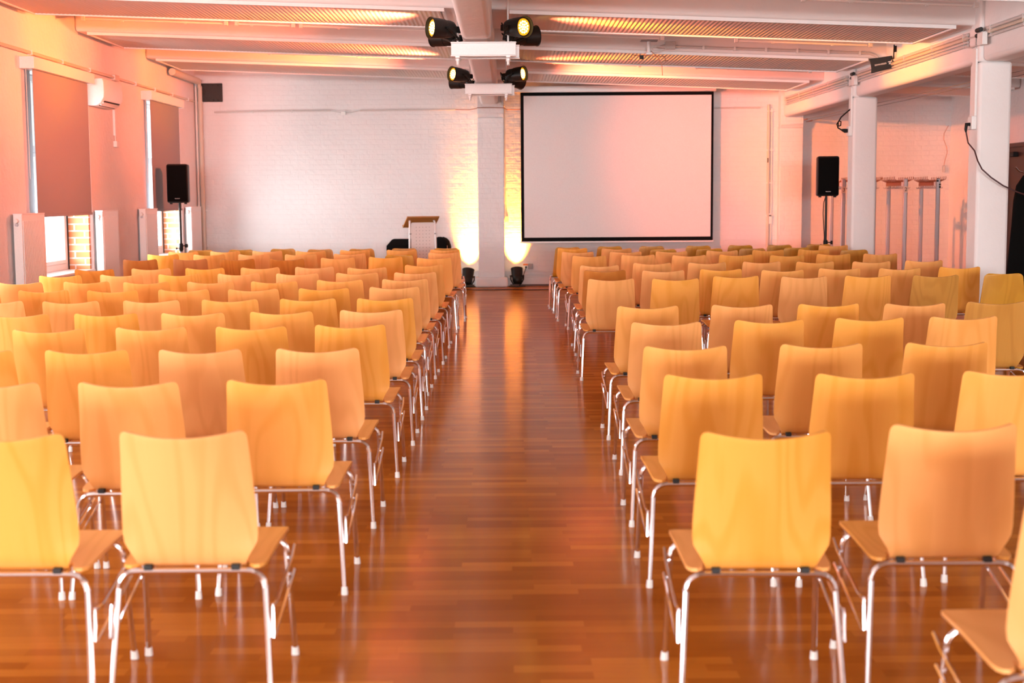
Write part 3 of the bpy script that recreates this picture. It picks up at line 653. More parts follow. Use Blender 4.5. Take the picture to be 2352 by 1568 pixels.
def par(name, loc, aim, anchor, label, group, on_floor=False, energy=(60, 25), e2=True):
    t = thing(name, label, 'spotlight', loc, 0, group)
    q = Vector(aim).to_track_quat('Z', 'Y'); t.rotation_mode = 'QUATERNION'; t.rotation_quaternion = q
    par_parts(t)
    inv = (Matrix.Translation(loc) @ q.to_matrix().to_4x4()).inverted()
    # yoke: from the two side pivots to the anchor
    pv = 0.108
    L = Vector((-pv, 0, -0.06)); Rr = Vector((pv, 0, -0.06)); A = inv @ Vector(anchor)
    d = (A - Vector((0, 0, -0.06))); nrm = d.normalized(); B = A - nrm * 0.02
    for pnt in (L, Rr): tube_part('pivot_knob', [pnt * 0.80 + Vector((0, 0, -0.012)), pnt * 1.12 + Vector((0, 0, 0.0066))], 0.013, t, BLACK, 10)
    sd = Vector((1, 0, 0)); b2 = B - sd * B.x * 0.0
    tube_part('yoke', [L, L + nrm*0.06, B + sd*(-0.07) - nrm*0.01, B + sd*0.07 - nrm*0.01, Rr + nrm*0.06, Rr], 0.012, t, BLACKM, 6)
    if not on_floor:
        tube_part('hook_clamp', [B - nrm*0.02, A + nrm*0.03], 0.022, t, BLACKM, 8)
        MB().box(-0.03, 0.03, -0.03, 0.03, -0.26, -0.195).build('power_inlet', BLACK, t, bevel=0.006)
        tube_part('power_cable', [Vector((0, 0, -0.25)), Vector((0.02, 0.05, -0.30)), (A + Vector((0.0, 0, 0))) * 0.7 + Vector((0.03, 0.03, -0.1)), A], 0.006, t, CLOTH, 6)
    else:
        tube_part('floor_bracket', [inv @ Vector((loc[0]-0.14, loc[1]-0.10, 0.012)), inv @ Vector((loc[0], loc[1]-0.12, 0.010)), inv @ Vector((loc[0]+0.14, loc[1]-0.10, 0.012))], 0.010, t, BLACKM, 6)
    d = Vector(aim).normalized(); p = Vector(loc) + d * 0.085
    spot('spot_beam', p, aim, 58 if on_floor else 34, energy[0], (1.0, 0.29, 0.02) if on_floor else (1.0, 0.30, 0.004), 1.0 if on_floor else 0.8, 0.07)
    spot('spot_glow', p, aim, 64 if on_floor else 78, energy[1], (1.0, 0.28, 0.04) if on_floor else (1.0, 0.16, 0.065), 1.0, 0.07)
    return t
G = 'black LED spotlights on the lighting bars'
NF, NB, FF, FB = 'front of the nearer bar', 'back of the nearer bar', 'front of the farther bar', 'back of the farther bar'
par('stage_spotlight', (-0.66, 13.85, 3.135), (-0.87, -0.50, 0.02), (-0.46, 14.00, 3.02), 'lit black spotlight on the left end, front of the nearer lighting bar', G, energy=(482, 1010))
par('stage_spotlight', (0.145, 13.85, 3.140), (0.66, -0.75, -0.06), (0.02, 14.02, 3.02), 'lit black spotlight on the right end, front of the nearer lighting bar', G, energy=(703, 258))
par('stage_spotlight', (-0.66, 14.42, 3.115), (-0.88, 0.47, 0.11), (-0.46, 14.24, 3.02), 'black spotlight facing away, left end, back of the nearer lighting bar', G, energy=(597, 1251))
par('stage_spotlight', (0.25, 14.42, 3.115), (0.90, 0.40, 0.10), (0.06, 14.24, 3.02), 'black spotlight facing away, right end, back of the nearer lighting bar', G, energy=(888, 298))
par('stage_spotlight', (-0.66, 19.02, 3.125), (-0.80, -0.58, 0.06), (-0.47, 19.18, 3.02), 'lit black spotlight on the left end, front of the farther lighting bar', G, energy=(482, 1010))
par('stage_spotlight', (0.185, 19.02, 3.125), (0.86, -0.48, 0.05), (0.0, 19.18, 3.02), 'lit black spotlight on the right end, front of the farther lighting bar', G, energy=(888, 218))
par('stage_spotlight', (-0.67, 19.58, 3.075), (-0.90, 0.40, 0.10), (-0.47, 19.42, 3.02), 'black spotlight facing away, left end, back of the farther lighting bar', G, energy=(482, 1010))
par('stage_spotlight', (0.16, 19.58, 3.075), (0.77, 0.61, -0.15), (0.0, 19.42, 3.02), 'black spotlight facing away, right end, back of the farther lighting bar', G, energy=(900, 1350))
GF = 'floor spotlights at the pier'
par('floor_spotlight', (-0.66, 24.0, 0.225), (0.08, 0.46, 1), (-0.66, 23.93, 0.02), 'black floor spotlight left of the centre pier, shining up the wall', GF, True, energy=(2000, 420))
par('floor_spotlight', (0.165, 24.0, 0.235), (-0.04, 0.46, 1), (0.165, 23.93, 0.02), 'black floor spotlight right of the centre pier, shining up the wall', GF, True, energy=(2000, 420))

# ------------------------------------------------------------------ left wall fittings
def blind(y0, y1, which):
    t = thing('roller_blind', 'grey roller blind drawn over the ' + which, 'roller blind', (XL, y0, 0), 0, 'roller blinds on the left wall')
    L = y1 - y0
    MB().box(0.0, 0.16, -0.12, L + 0.12, 2.93, 3.06).build('head_box', WHITE, t, bevel=0.006)
    MB().box(0.098, 0.101, 0, L, 1.365, 2.94).build('blind_fabric', BLIND, t, smooth=False)
    MB().box(0.088, 0.112, 0, L, 1.335, 1.367).build('bottom_rail', BLIND, t, bevel=0.005)
    for yy in (-0.06,): tube_part('pull_cord', [(0.05, yy, 2.95), (0.05, yy, 1.75)], 0.003, t, WHITEP, 6)
blind(15.62, 17.64, 'nearer left window')
blind(20.72, 22.52, 'farther left window')
def radiator(y0, y1, where):
    t = thing('radiator', 'tall white ribbed radiator ' + where, 'radiator', (XL, y0, 0), 0, 'radiators on the left wall')
    L = y1 - y0; z0, z1 = 0.12, 1.375
    m = MB().box(0.03, 0.122, 0.0, L, z0, z1); m.build('body', WHITE, t, bevel=0.006)
    r = MB(); k = int((L - 0.06) / 0.033)
    for i in range(k): r.box(0.118, 0.128, 0.03 + i*0.033, 0.03 + i*0.033 + 0.022, z0 + 0.04, z1 - 0.07)
    r.build('ribbed_front', WHITE, t, smooth=False)
    MB().box(0.026, 0.126, 0.002, L - 0.002, z1 - 0.004, z1 + 0.008).build('top_grille', WHITE, t, bevel=0.003)
    v = tube_part('valve', [(0.070, -0.006, z1 - 0.07), (0.070, -0.05, z1 - 0.07)], [0.026, 0.022], t, WHITEP, 12)
    tube_part('valve_body', [(0.070, 0.006, z1 - 0.11), (0.070, -0.025, z1 - 0.11)], 0.017, v, ALU, 10)
    MB().box(0.0, 0.031, 0.1, 0.14, z0 + 0.1, z1 - 0.1).box(0.0, 0.031, L - 0.14, L - 0.1, z0 + 0.1, z1 - 0.1).build('wall_bracket', WHITE, t)
    MB().tube([(0.075, 0.10, z0 + 0.01), (0.075, 0.10, 0.0)], 0.012).tube([(0.075, 0.16, z0 + 0.01), (0.075, 0.16, 0.0)], 0.012).build('pipe', WHITE, t)
radiator(15.02, 15.77, 'to the left of the nearer window')
radiator(18.02, 18.76, 'to the right of the nearer window')
radiator(20.17, 20.87, 'to the left of the farther window')
radiator(23.09, 23.85, 'in the corner right of the farther window')
t = thing('air_conditioner', 'white split air conditioner high on the left wall between the blinds', 'air conditioner', (XL, 17.98, 2.69))
m = MB(); pr = [(0, 0.0), (0.10, 0.0), (0.16, 0.03), (0.205, 0.10), (0.21, 0.16), (0.205, 0.30), (0.19, 0.335), (0, 0.335)]
n = len(pr); vs = [(x, 0, z) for x, z in pr] + [(x, 0.86, z) for x, z in pr]
m.add(vs, [tuple(range(n)), tuple(range(2*n-1, n-1, -1))] + [(i, (i+1) % n, (i+1) % n+n, i+n) for i in range(n)]).build('casing', WHITE, t, bevel=0.008)
lm = MB(); fl = Matrix.Translation((0.108, 0, 0.006)) @ Matrix.Rotation(-math.radians(37), 4, 'Y')
lm.box(0.0, 0.095, 0.10, 0.80, -0.006, 0.0, fl); lm.build('air_outlet', BLACK, t, smooth=False)
MB().box(0.02, 0.034, 0.09, 0.81, -0.018, -0.007, fl).box(0.060, 0.074, 0.09, 0.81, -0.018, -0.007, fl).build('outlet_louvre', WHITE, t)
MB().box(0.2105, 0.2125, 0.62, 0.63, 0.13, 0.165).build('status_strip', LOGO, t)
tag(box('cable_duct', WHITEP, XL, XL + 0.03, 19.10, 19.16, 2.36, 2.98, bevel=0.004), 'white vertical cable duct on the left wall below the air conditioner', 'cable duct')
tag(box('isolator_switch', WHITEP, XL, XL + 0.05, 19.08, 19.19, 2.21, 2.29, bevel=0.006), 'small white switch box on the left wall under the cable duct', 'switch')
tag(tube_part('switch_lead', [(XL + 0.015, 19.13, 2.37), (XL + 0.015, 19.14, 2.28)], 0.006, None, WHITEP, 6), 'short lead between the cable duct and its switch box', 'cable')
t = thing('conduit_pipe', 'painted conduit pipe running along the left wall above the blinds', 'pipe', (XL, 0, 0))
tube_part('pipe_run', [(0.025, 10.0, 3.125), (0.025, 19.1, 3.125)], 0.02, t, CREAM, 8); tube_part('pipe_run', [(0.025, 19.35, 3.125), (0.025, 24.0, 3.125)], 0.016, t, CREAM, 8)
for k in range(11): MB().box(0.0, 0.05, 12.5 + k*1.1 - 0.012, 12.5 + k*1.1 + 0.012, 3.10, 3.15).build('pipe_clip', WHITEP, t)
tag(box('junction_box', CREAM, XL, XL + 0.05, 19.12, 19.32, 3.085, 3.165, bevel=0.006), 'painted junction box on the left wall conduit above the air conditioner', 'junction box')
t = thing('corner_pipe', 'thick cream pipe dropping down the back left corner', 'pipe', (0, 0, 0))
tube_part('upper_pipe', [(-5.13, 22.2, 3.46), (-5.12, 23.98, 3.455)], 0.055, t, CREAM, 14)
tube_part('elbow', [(-5.12, 23.88, 3.455), (-5.12, 24.05, 3.44), (-5.12, 24.08, 3.36)], 0.036, t, CREAM, 12)
tube_part('down_pipe', [(-5.12, 24.12, 3.38), (-5.12, 24.12, 0.0)], 0.038, t, CREAM, 12)
tube_part('thin_pipe', [(-5.185, 24.10, 3.38), (-5.185, 24.10, 0.0)], 0.016, t, WHITEP, 8)
for z in (0.7, 1.3, 1.9, 2.5, 3.1): MB().box(-5.165, -5.075, 24.115, 24.2, z, z + 0.025).build('pipe_clip', WHITEP, t)
t = thing('iron_hatch', 'dark riveted iron hatch high in the back left corner', 'hatch', (-4.965, YB, 3.28))
MB().box(-0.21, 0.21, -0.03, 0.0, -0.155, 0.155).build('hatch_plate', IRON, t, bevel=0.012)
MB().lathe([(0.072, 0.0), (0.075, 0.006), (0.062, 0.010), (0.05, 0.004), (0.03, 0.005), (0.022, 0.016), (0.0005, 0.018)], 28, Matrix.Translation((-0.125, -0.030, 0.02)) @ Matrix.Rotation(PI/2, 4, 'X')).build('ring_boss', IRON, t)
for zz in (-0.125, 0.125):
    for xx in (-0.12, -0.02, 0.06, 0.14): MB().lathe([(0.016, 0), (0.013, 0.010), (0.004, 0.016)], 10, Matrix.Translation((xx, -0.028, zz)) @ Matrix.Rotation(PI/2, 4, 'X')).build('rivet', IRON, t)

# ------------------------------------------------------------------ back wall fittings
def run(name, label, pts, r=0.014, mat=GREYP, cat='pipe', clips=None):
    t = thing(name, label, cat); tube_part('pipe_run', pts, r, t, mat, 8)
    a, b = Vector(pts[0]), Vector(pts[-1]); L = (b - a).length; k = max(2, int(L / 0.55))
    for i in range(1, k):
        p = a.lerp(b, i / k); MB().box(p.x - 0.01, p.x + 0.01, p.y - r, YB, p.z - r - 0.006, p.z + r + 0.006).build('pipe_clip', mat, t)
    return t
run('conduit_pipe', 'grey conduit along the back wall, from the left corner to its junction box', [(-4.90, YB - 0.02, 2.955), (-2.95, YB - 0.02, 2.965)])
run('conduit_pipe', 'grey conduit along the back wall between its junction box and the centre pier', [(-2.45, YB - 0.02, 2.965), (-0.85, YB - 0.02, 2.972)])
run('conduit_pipe', 'grey conduit along the back wall right of the projection screen', [(3.42, YB - 0.02, 2.968), (4.28, YB - 0.02, 2.972)])
tag(box('junction_box', WHITEP, -2.77, -2.69, YB - 0.04, YB, 2.895, 2.955, bevel=0.006), 'small white junction box on the back wall conduit', 'junction box')
tag(tube_part('cable', [(-2.95, YB - 0.02, 2.965), (-2.85, YB - 0.02, 2.945), (-2.77, YB - 0.02, 2.93), (-2.73, YB - 0.025, 2.925), (-2.69, YB - 0.02, 2.93), (-2.58, YB - 0.02, 2.935), (-2.45, YB - 0.02, 2.965)], 0.007, None, GREYP, 6), 'thin grey cable sagging through the back wall junction box', 'cable')
tag(tube_part('cable', [(-0.85, YB - 0.02, 2.972), (-0.62, YB - 0.02, 2.965), (-0.49, YB - 0.25, 2.975), (-0.48, YB - 0.342, 2.98), (-0.2, YB - 0.342, 2.98), (-0.03, YB - 0.335, 2.975), (0.02, YB - 0.02, 2.965), (0.25, YB - 0.02, 2.968)], 0.006, None, COPPER, 6), 'thin cable crossing the top of the centre pier', 'cable')
t = thing('pier_cable', 'thin cable running down the right edge of the centre pier to a socket', 'cable')
tube_part('wire', [(-0.09, YB - 0.335, 3.25), (-0.085, YB - 0.338, 3.05), (-0.06, YB - 0.338, 3.02), (-0.028, YB - 0.15, 3.02), (-0.025, YB - 0.012, 3.0), (-0.015, YB - 0.012, 1.4), (-0.003, YB - 0.012, 1.18)], 0.007, t, CREAM, 6)
MB().box(-0.03, 0.03, YB - 0.04, YB, 1.08, 1.18).build('socket_box', CREAM, t, bevel=0.005)
t = thing('wall_socket', 'double wall socket with grey and amber-lit white halves low on the back wall', 'socket', (0.355, YB - 0.02, 0.33))
MB().box(-0.085, 0.0, -0.035, 0.02, -0.045, 0.045).build('white_socket', WHITEP, t, bevel=0.004)
MB().box(-0.085, 0.0, -0.05, -0.035, 0.018, 0.045).build('amber_light_patch', AMBERLIT, t, bevel=0.003)  # orange strip paints the amber light falling on the white socket
MB().box(0.006, 0.085, -0.045, 0.02, -0.045, 0.045).build('grey_socket', GREYB, t, bevel=0.004)
MB().tube([(-0.035, -0.034, -0.01), (-0.035, -0.075, -0.015)], 0.016, 10).build('black_plug', BLACK, t)
tube_part('plug_lead', [(-0.035, -0.07, -0.015), (-0.06, -0.10, -0.09), (-0.10, -0.16, -0.20), (-0.14, -0.28, -0.29), (-0.15, -0.36, -0.303)], 0.006, t, CLOTH, 6)
run('low_conduit', 'pair of thin pipes low on the back wall below the projection screen', [(0.07, YB - 0.02, 0.245), (4.4, YB - 0.02, 0.245)], 0.010, WHITEP)
run('low_conduit', 'lower thin pipe running just above the base course', [(0.07, YB - 0.02, 0.195), (4.4, YB - 0.02, 0.195)], 0.008, WHITEP)
tag(tube_part('cable', [(-0.62, YB - 0.02, 0.24), (-0.55, YB - 0.02, 0.245), (-0.50, YB - 0.02, 0.27)], 0.007, None, WHITEP, 6), 'short pale cable low on the wall left of the pier', 'cable')
tag(tube_part('floor_cable', [(-3.2, 23.35, 0.007), (-2.0, 23.22, 0.007), (-0.75, 23.24, 0.007), (-0.45, 23.10, 0.007), (0.0, 23.16, 0.007), (0.4, 23.02, 0.007), (0.9, 23.10, 0.007), (1.5, 23.0, 0.007), (2.6, 23.15, 0.007)], 0.0065, None, CLOTH, 6), 'black cable lying across the floor in front of the back wall', 'cable')
# pilaster pipes on the right of the back wall
t = thing('riser_pipe', 'painted riser pipe beside the right pilaster', 'pipe')
tube_part('pipe_run', [(4.42, YB - 0.03, 3.02), (4.42, YB - 0.03, 0.05)], 0.026, t, CREAM, 10)
tube_part('thin_pipe', [(4.475, YB - 0.02, 2.95), (4.475, YB - 0.02, 0.05)], 0.012, t, WHITEP, 8)
for z in (0.6, 1.15, 1.7, 2.25, 2.9): MB().box(4.385, 4.495, YB - 0.05, YB, z, z + 0.02).build('pipe_clip', WHITEP, t)
MB().box(4.40, 4.415, YB - 0.062, YB - 0.05, 2.05, 2.13).build('black_tag', BLACK, t)
MB().box(4.40, 4.49, YB - 0.05, YB, 1.02, 1.20).build('riser_box', WHITEP, t, bevel=0.006)

# ------------------------------------------------------------------ fluorescent lights between the ribs
def tube_light(x0, x1, y, label):
    t = thing('tube_light', label, 'ceiling light', (0, y, 0), 0, 'tube lights between the ceiling ribs')
    za, zc = zb(x0) + 0.075, zb(x1) + 0.075; up_ = Vector((0, 0, 1))
    m = MB(); m.hexa([(x0,-0.03,za),(x1,-0.03,zc),(x1,0.03,zc),(x0,0.03,za),(x0,-0.025,za+0.06),(x1,-0.025,zc+0.06),(x1,0.025,zc+0.06),(x0,0.025,za+0.06)]); m.build('housing', WHITE, t)
    tube_part('tube', [(x0 + 0.03, 0, za - 0.022), (x1 - 0.03, 0, zc - 0.022)], 0.013, t, TUBE, 10)
    for xx, zz in ((x0, za), (x1, zc)): MB().box(xx - 0.012, xx + 0.03, -0.02, 0.02, zz - 0.042, zz + 0.002).build('lamp_holder', WHITEP, t, bevel=0.003)
    for f in (0.28, 0.72): MB().box(x0 + f*(x1-x0) - 0.012, x0 + f*(x1-x0) + 0.012, -0.016, 0.016, za + f*(zc-za) - 0.042, za + f*(zc-za) - 0.034).build('tube_clip', WHITEP, t)
    for f in (0.2, 0.8):
        xx = x0 + f*(x1-x0); MB().tube([(xx, 0, za + f*(zc-za) + 0.055), (xx, 0, zt(xx))], 0.008).build('hanger', WHITE, t)
R1, R2, R3, R0 = 16.65, 20.15, 23.2, 13.15
tube_light(-4.86, -3.22, R1, 'tube light washed amber, left wall end of the nearest left recess')
tube_light(-3.10, -2.45, R1, 'short tube light in the middle of the nearest left recess')
tube_light(-2.36, -0.78, R1, 'white tube light in the nearest left recess, next to the girder')
tube_light(-3.30, -2.05, R2, 'tube light in the second left recess, farther from the girder')
tube_light(-1.98, -0.70, R2, 'amber lit tube light in the second left recess, beside the girder')
tube_light(-4.85, -3.25, R3, 'tube light above the iron hatch along the back wall')
tube_light(-3.10, -1.50, R3, 'tube light along the back wall, between hatch and girder')
tube_light(0.05, 1.85, R0, 'tube light at the top edge of the photo, right of the girder')
tube_light(2.70, 4.27, R0, 'tube light at the top of the photo, near the right beam')
tube_light(0.33, 1.80, R1, 'white tube light right of the girder, ending above the projector mount')
tube_light(2.65, 4.20, R1, 'white tube light right of the projector mount, over the long conduit')
tube_light(0.22, 1.86, R2, 'amber lit tube light beyond the projector mount, right of the girder')
tube_light(2.66, 4.25, R2, 'tube light in the recess before the projection screen, near the right beam')

# ------------------------------------------------------------------ projector mount and its conduit
yj = 17.55; x = 1.72; z = zb(x)
t = thing('projector_mount', 'empty projector ceiling mount with loose wires under the right ribs', 'projector mount', (x, yj - 0.22, 0))
MB().box(-0.10, 0.10, -0.06, 0.06, z + 0.085, z + 0.10).build('ceiling_plate', GREYB, t)
tube_part('plate_stem', [(0, 0, z + 0.09), (0, 0, zt(x))], 0.015, t, WHITE)
tube_part('pole', [(0, 0, z + 0.09), (0, 0, z - 0.05)], 0.021, t, WHITE, 12)
MB().box(-0.035, 0.035, -0.03, 0.03, z - 0.07, z - 0.045).build('tilt_joint', WHITE, t, bevel=0.004)
tube_part('wire_bracket', [(-0.24, -0.02, z - 0.125), (-0.205, -0.02, z - 0.125), (-0.205, -0.02, z - 0.075), (0.19, -0.02, z - 0.095), (0.19, -0.02, z - 0.145), (0.23, -0.02, z - 0.145)], 0.006, t, RACKW, 6)
tube_part('hanging_wire', [(0.02, -0.03, z - 0.03), (0.10, -0.03, z - 0.10), (0.155, -0.03, z - 0.20), (0.16, -0.03, z - 0.32)], 0.004, t, COPPER, 6)
MB().box(-0.115, -0.065, -0.035, 0.0, z - 0.125, z - 0.078).build('black_block', BLACK, t)
tube_part('cable_loop', [(0.03, -0.02, z - 0.0), (0.07, -0.03, z + 0.03), (0.14, -0.03, z + 0.02), (0.22, -0.02, z + 0.0), (0.14, -0.03, z - 0.03), (0.07, -0.03, z - 0.03), (0.03, -0.02, z - 0.01)], 0.007, t, GREYP, 6)
t = thing('projector_conduit', 'grey conduit with socket running from the projector mount to the beam', 'pipe', (0, 0, 0))
MB().box(1.93, 2.06, yj - 0.055, yj - 0.002, z - 0.01 + 0.02, z + 0.10).build('socket_box', GREYP, t, bevel=0.005)
MB().tube([(1.93, yj - 0.05, z + 0.045), (1.86, yj - 0.06, z + 0.03), (1.83, yj - 0.07, z + 0.03)], [0.025, 0.018, 0.008]).build('plug', GREYP, t)
tube_part('pipe_run', [(2.05, yj - 0.022, zb(2.05) + 0.055), (4.42, yj - 0.022, zb(4.42) + 0.055), (4.50, yj - 0.022, zb(4.5) + 0.03), (4.56, yj - 0.022, zb(4.5) - 0.03)], 0.017, t, GREYP)
for k in range(6):
    xx = 2.4 + k*0.38; MB().box(xx - 0.012, xx + 0.012, yj - 0.042, yj, zb(xx) + 0.03, zb(xx) + 0.08).build('pipe_clip', WHITEP, t)

# ------------------------------------------------------------------ right beam fittings
bx = BX0
def brun(z, y0, y1, label, r=0.014, mat=GREYP):
    t = thing('beam_conduit', label, 'pipe', (0, 0, 0)); tube_part('pipe_run', [(bx - r - 0.004, y0, z), (bx - r - 0.004, y1, z)], r, t, mat)
    k = int((y1 - y0) / 0.9)
    for i in range(k + 1):
        yy = y0 + 0.1 + i * (y1 - y0 - 0.2) / k; MB().box(bx - 2*r - 0.006, bx, yy - 0.010, yy + 0.010, z - r - 0.001, z + r + 0.001).build('pipe_clip', mat, t)
lv = ['top', 'second', 'third', 'lowest']
for (y0, y1, seg) in ((19.45, 23.7, 'far'), (14.4, 18.9, 'middle'), (9.3, 13.8, 'near')):
    for i, z in enumerate((3.098, 3.060, 3.024, 2.990)):
        if seg == 'near' and i == 3: continue
        brun(z, y0, y1, '%s painted conduit on the right beam, %s bay' % (lv[i], seg), 0.018 if i in (0, 1) else 0.013, CREAM if i == 1 else GREYP)
for c, nm in ((13.98, 'nearer'), (19.02, 'farther')):
    t = thing('cable_bracket', 'grommeted cable junction on the %s right column head' % nm, 'junction box', (4.595, c, 0))
    MB().box(-0.05, 0.0, -0.22, -0.06, 2.94, 3.06).build('box', WHITEP, t, bevel=0.006)
    for zz in (3.095, 3.045): MB().tube([(-0.026, -0.10, zz), (-0.026, 0.02, zz)], 0.022, 10).build('grommet', RUBBER, t)
    tube_part('bridging_cable', [(-0.02, -0.2, 3.06), (-0.012, 0.0, 3.05), (-0.012, 0.2, 3.05), (-0.004, 0.42, 3.06)], 0.008, t, GREYP, 6)
    tube_part('bridging_cable', [(-0.02, -0.2, 2.97), (-0.012, 0.0, 2.96), (-0.012, 0.2, 2.95), (-0.004, 0.42, 2.975)], 0.008, t, GREYP, 6)
    z0 = 2.28 if nm == 'nearer' else 2.42; ya = c + 0.05
    d = thing('column_duct', 'white cable duct with socket down the side of the %s right column' % nm, 'cable duct', (4.60, c, 0))
    MB().box(-0.022, 0.0, 0.06, 0.16, z0, 2.93).build('duct', WHITEP, d, bevel=0.003)
    MB().box(-0.05, 0.0, 0.05, 0.17, z0 - 0.13, z0 + 0.0).build('socket', WHITEP, d, bevel=0.006)
    tube_part('lead', [(-0.012, 0.10, 3.04), (-0.012, 0.11, 2.92)], 0.006, d, GREYP, 6)
t = thing('power_lead', 'dark red cable drooping from the near right column socket', 'cable', (4.55, 14.08, 2.20))
tube_part('plug', [(0.0, 0, 0.0), (-0.035, 0, 0.0), (-0.04, 0, -0.05), (-0.037, 0, -0.075)], [0.018, 0.02, 0.014, 0.008], t, BLACK, 10)
tube_part('cable', [(-0.037, 0, -0.07), (-0.02, -0.02, -0.18), (0.02, -0.10, -0.26), (0.02, -0.20, -0.36), (0.05, -0.24, -0.44), (0.14, -0.24, -0.52), (0.26, -0.24, -0.60), (0.38, -0.24, -0.655), (0.52, -0.20, -0.70), (0.70, -0.05, -0.69)], 0.0075, t, BROWNC, 8)
t = thing('plug_lead', 'black plug and coiled lead on the farther right column', 'cable', (4.55, 19.13, 2.36))
tube_part('plug', [(0.0, 0, 0.0), (-0.035, 0, 0.0), (-0.075, -0.01, 0.01), (-0.085, -0.01, 0.012)], [0.026, 0.028, 0.016, 0.009], t, BLACK, 10)
tube_part('lead', [(-0.08, -0.01, 0.01), (-0.13, -0.01, 0.04), (-0.145, -0.01, 0.09), (-0.12, -0.01, 0.13), (-0.09, -0.01, 0.12), (-0.095, -0.01, 0.07), (-0.12, -0.01, 0.06), (-0.13, -0.01, 0.11), (-0.09, -0.01, 0.18), (-0.01, -0.01, 0.25), (0.04, -0.01, 0.29)], 0.009, t, CLOTH, 8)
# antenna paddle with its lettering and the rod antenna
Ma = Matrix.Translation((4.49, 17.2, 3.065)) @ Matrix.Rotation(-math.radians(10), 4, 'Y')
t = thing('paddle_antenna', 'black paddle antenna with white lettering on the right beam', 'antenna')
pl = [(-0.145, -0.088), (0.13, -0.072), (0.135, -0.06), (0.135, 0.06), (0.13, 0.075), (-0.145, 0.085), (-0.136, 0.03), (-0.135, -0.03)]
MB().prism(pl, -0.007, 0.007, Ma @ Matrix(((1,0,0,0),(0,0,-1,0),(0,1,0,0),(0,0,0,1)))).build('paddle', BLACKM, t, bevel=0.003)
tm = Ma @ Matrix.Translation((-0.02, -0.009, -0.002)) @ Matrix.Rotation(PI/2, 4, 'X')
text('lettering', 'SENNHEISER', LOGO, 0.026, t, tm)
lg = MB()
for q in (((0.072, 0.016), (0.112, 0.016), (0.106, 0.008), (0.070, 0.008)), ((0.098, 0.010), (0.108, 0.010), (0.088, -0.010), (0.078, -0.010)), ((0.076, -0.016), (0.114, -0.016), (0.116, -0.008), (0.080, -0.008))):
    lg.prism(list(q), 0.0, 0.001, tm @ Matrix.Translation((0.02, 0, 0)))
lg.build('emblem', LOGO, t, smooth=False)
tube_part('arm', [Ma @ Vector((0.13, 0, 0.02)), Ma @ Vector((0.17, 0, 0.02))], [0.016, 0.013], t, BLACK, 8)
tube_part('bracket', [Ma @ Vector((0.165, 0, 0.02)), (4.70 - 0.07, 17.22, 3.09)], 0.008, t, COPPER, 6)
t = thing('rod_antenna', 'upright black antenna block beside the paddle antenna', 'antenna', (4.685 - 0.085, 17.1, 3.09))
tube_part('stem', [(0, 0, 0.0), (0, 0, 0.07), (0.004, 0, 0.19)], [0.010, 0.008, 0.008], t, BLACK, 8)
MB().box(0.008, 0.034, -0.02, 0.02, 0.105, 0.175).build('block', BLACK, t, bevel=0.003)
MB().box(-0.014, 0.014, -0.014, 0.014, -0.01, 0.012).build('clamp', BLACK, t)
tube_part('bracket', [(0, 0, 0), (0.035, 0.02, 0.0)], 0.007, t, COPPER, 6)
# tension wires along the alcove
for i, (z, x) in enumerate(((2.735, 4.98), (2.71, 5.06))):
    t = thing('tension_wire', '%s steel wire stretched along the alcove beside the beam' % ('upper' if i == 0 else 'lower'), 'wire')
    tube_part('wire', [(x, 9.0, z - 0.06), (x, 23.9, z + 0.02)], 0.004, t, WIRE, 6)
    tube_part('turnbuckle', [(x, 23.75, z + 0.018), (x, 24.0, z + 0.02)], [0.012, 0.010], t, COPPER, 8)
    tube_part('wall_hook', [(x, 23.98, z + 0.02), (x, 24.2, z + 0.02)], 0.007, t, COPPER, 6)

# ------------------------------------------------------------------ coat racks in the alcove
def coat_rack(xn, yn, xf, yf, label, mark):
    t = thing('coat_rack', label, 'coat rack', (xn, yn, 0), 0, 'coat racks in the alcove')
    d = Vector((xf - xn, yf - yn, 0)); L = d.length; u = d.normalized(); a = math.atan2(u.y, u.x) - PI/2
    R = Matrix.Rotation(a, 4, 'Z')
    for s in (0, 1):
        MB().box(-0.030, 0.030, s*L - 0.026, s*L + 0.026, 0.04, 1.74, R).build('post', ALU, t, bevel=0.012)
        MB().box(-0.20, 0.20, s*L - 0.025, s*L + 0.025, 0.01, 0.04, R).build('foot_bar', ALU, t, bevel=0.006)
    MB().box(-0.055, 0.055, 0.12, L - 0.08, 1.635, 1.685, R).build('hook_board', RACKW, t, bevel=0.004)
    MB().box(-0.045, 0.045, 0.03, 0.12, 1.632, 1.69, R).build('board_end', WHITE, t, bevel=0.004)
    k = 9
    for i in range(k):
        yy = 0.18 + i * (L - 0.30) / (k - 1)
        for s in (-1, 1):
            h = [(s*0.03, yy, 1.685), (s*0.07, yy, 1.70), (s*0.125, yy - 0.01, 1.725), (s*0.135, yy - 0.01, 1.74), (s*0.135, yy - 0.01, 1.77)]
            MB().tube([R @ Vector(q) for q in h], 0.0055, 6).build('upper_hook', RACKW, t)
            h = [(s*0.05, yy, 1.64), (s*0.06, yy, 1.60), (s*0.085, yy, 1.595), (s*0.095, yy, 1.615)]
            MB().tube([R @ Vector(q) for q in h], 0.005, 6).build('lower_hook', ALU, t)
    if mark:
        MB().box(-0.031, 0.031, -0.032, -0.0265, 1.535, 1.625, R).build('number_tag', TAG, t)
        text('number', mark, INK, 0.075, t, R @ Matrix.Translation((0.004, -0.0335, 1.58)) @ Matrix.Rotation(PI/2, 4, 'X'))
    return t
coat_rack(4.95, 21.0, 5.12, 22.5, 'aluminium coat rack tagged 3, left of the far column', '3')
coat_rack(5.40, 21.0, 5.585, 22.5, 'untagged aluminium coat rack just right of the far column', None)
coat_rack(5.86, 21.0, 6.07, 22.7, 'aluminium coat rack tagged 2, between two others in the alcove', '2')
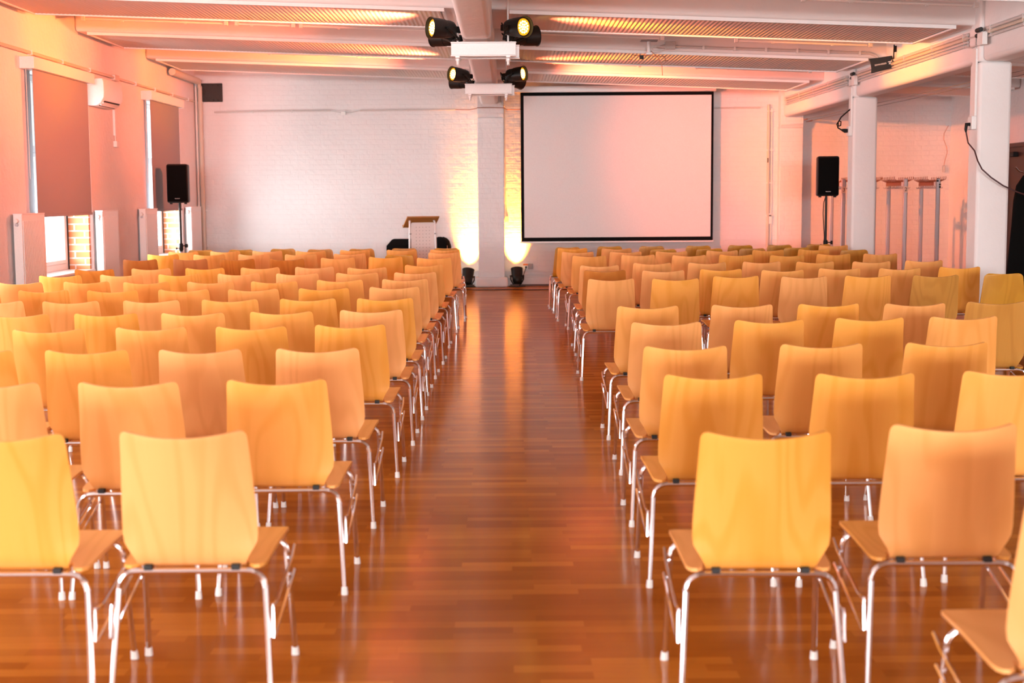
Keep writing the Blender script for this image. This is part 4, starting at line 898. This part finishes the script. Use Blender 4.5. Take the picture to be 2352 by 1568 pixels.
r_ = coat_rack(6.34, 21.0, 6.59, 22.7, 'aluminium coat rack with black tape marks, rightmost in the alcove', None)
MB().box(-0.033, 0.0, -0.033, -0.026, 1.69, 1.715).box(-0.033, 0.0, -0.033, -0.026, 1.725, 1.735).box(0.005, 0.033, -0.033, -0.026, 1.60, 1.625).box(0.005, 0.033, -0.033, -0.026, 1.64, 1.66).build('tape_mark', INK, r_)
t = thing('pull_switch', 'thin cord with a small hanging switch on the alcove wall', 'switch', (7.42, YB - 0.03, 0))
tube_part('cord', [(0.03, 0, 2.65), (-0.04, 0, 2.52), (-0.045, 0, 2.42), (0.01, 0, 2.28), (0.02, 0, 2.20), (-0.02, 0, 2.05), (-0.03, 0, 1.98)], 0.004, t, COPPER, 6)
MB().box(-0.05, -0.01, -0.015, 0.02, 1.87, 1.98).build('switch_body', GREYP, t, bevel=0.006)
# coat stand and black coat at the right edge
t = thing('coat_stand', 'silver coat stand behind the black coat at the right edge', 'coat stand', (5.36, 14.6, 0))
tube_part('post', [(0, 0.1, 0.03), (0, 0.1, 1.86)], 0.016, t, CHROME, 10)
for a in range(4): tube_part('foot', [(0, 0.1, 0.04), (0.28*math.cos(a*PI/2+0.4), 0.1 + 0.28*math.sin(a*PI/2+0.4), 0.012)], 0.012, t, CHROME)
for s in (-1, 1): tube_part('arm', [(0, 0.1, 1.72), (s*0.10, 0.08, 1.75), (s*0.14, 0.07, 1.79)], 0.007, t, CHROME, 6)
vs = []; fs = []; n = 32
prof = [(1.745, 0.03, 0.03), (1.735, 0.10, 0.06), (1.70, 0.17, 0.08), (1.60, 0.235, 0.10), (1.45, 0.262, 0.12), (1.2, 0.275, 0.13), (0.9, 0.29, 0.14), (0.6, 0.305, 0.15), (0.30, 0.32, 0.16), (0.12, 0.325, 0.165)]
for i, (z, rx, ry) in enumerate(prof):
    for k in range(n):
        a = 2*PI*k/n; f = 1 + min(1, (1.7 - z)/0.8 if z < 1.7 else 0) * 0.05 * math.sin(7*a + 0.6*i)
        vs.append((rx*f*math.cos(a), -0.12 + ry*f*math.sin(a), z))
for i in range(len(prof)-1):
    for k in range(n): a = i*n+k; b = i*n+(k+1) % n; fs.append((a, b, b+n, a+n))
fs += [tuple(range(n)), tuple((len(prof)-1)*n+k for k in range(n-1, -1, -1))]
t = thing('black_coat', 'long black coat hanging at the right edge of the photo', 'coat', (5.40, 14.6, 0))
MB().add(vs, fs).build('coat_body', CLOTH, t)
tube_part('hanger_hook', [(-0.02, -0.12, 1.74), (-0.02, -0.10, 1.79), (-0.03, 0.03, 1.80), (-0.04, 0.10, 1.775)], 0.005, t, CHROME, 6)
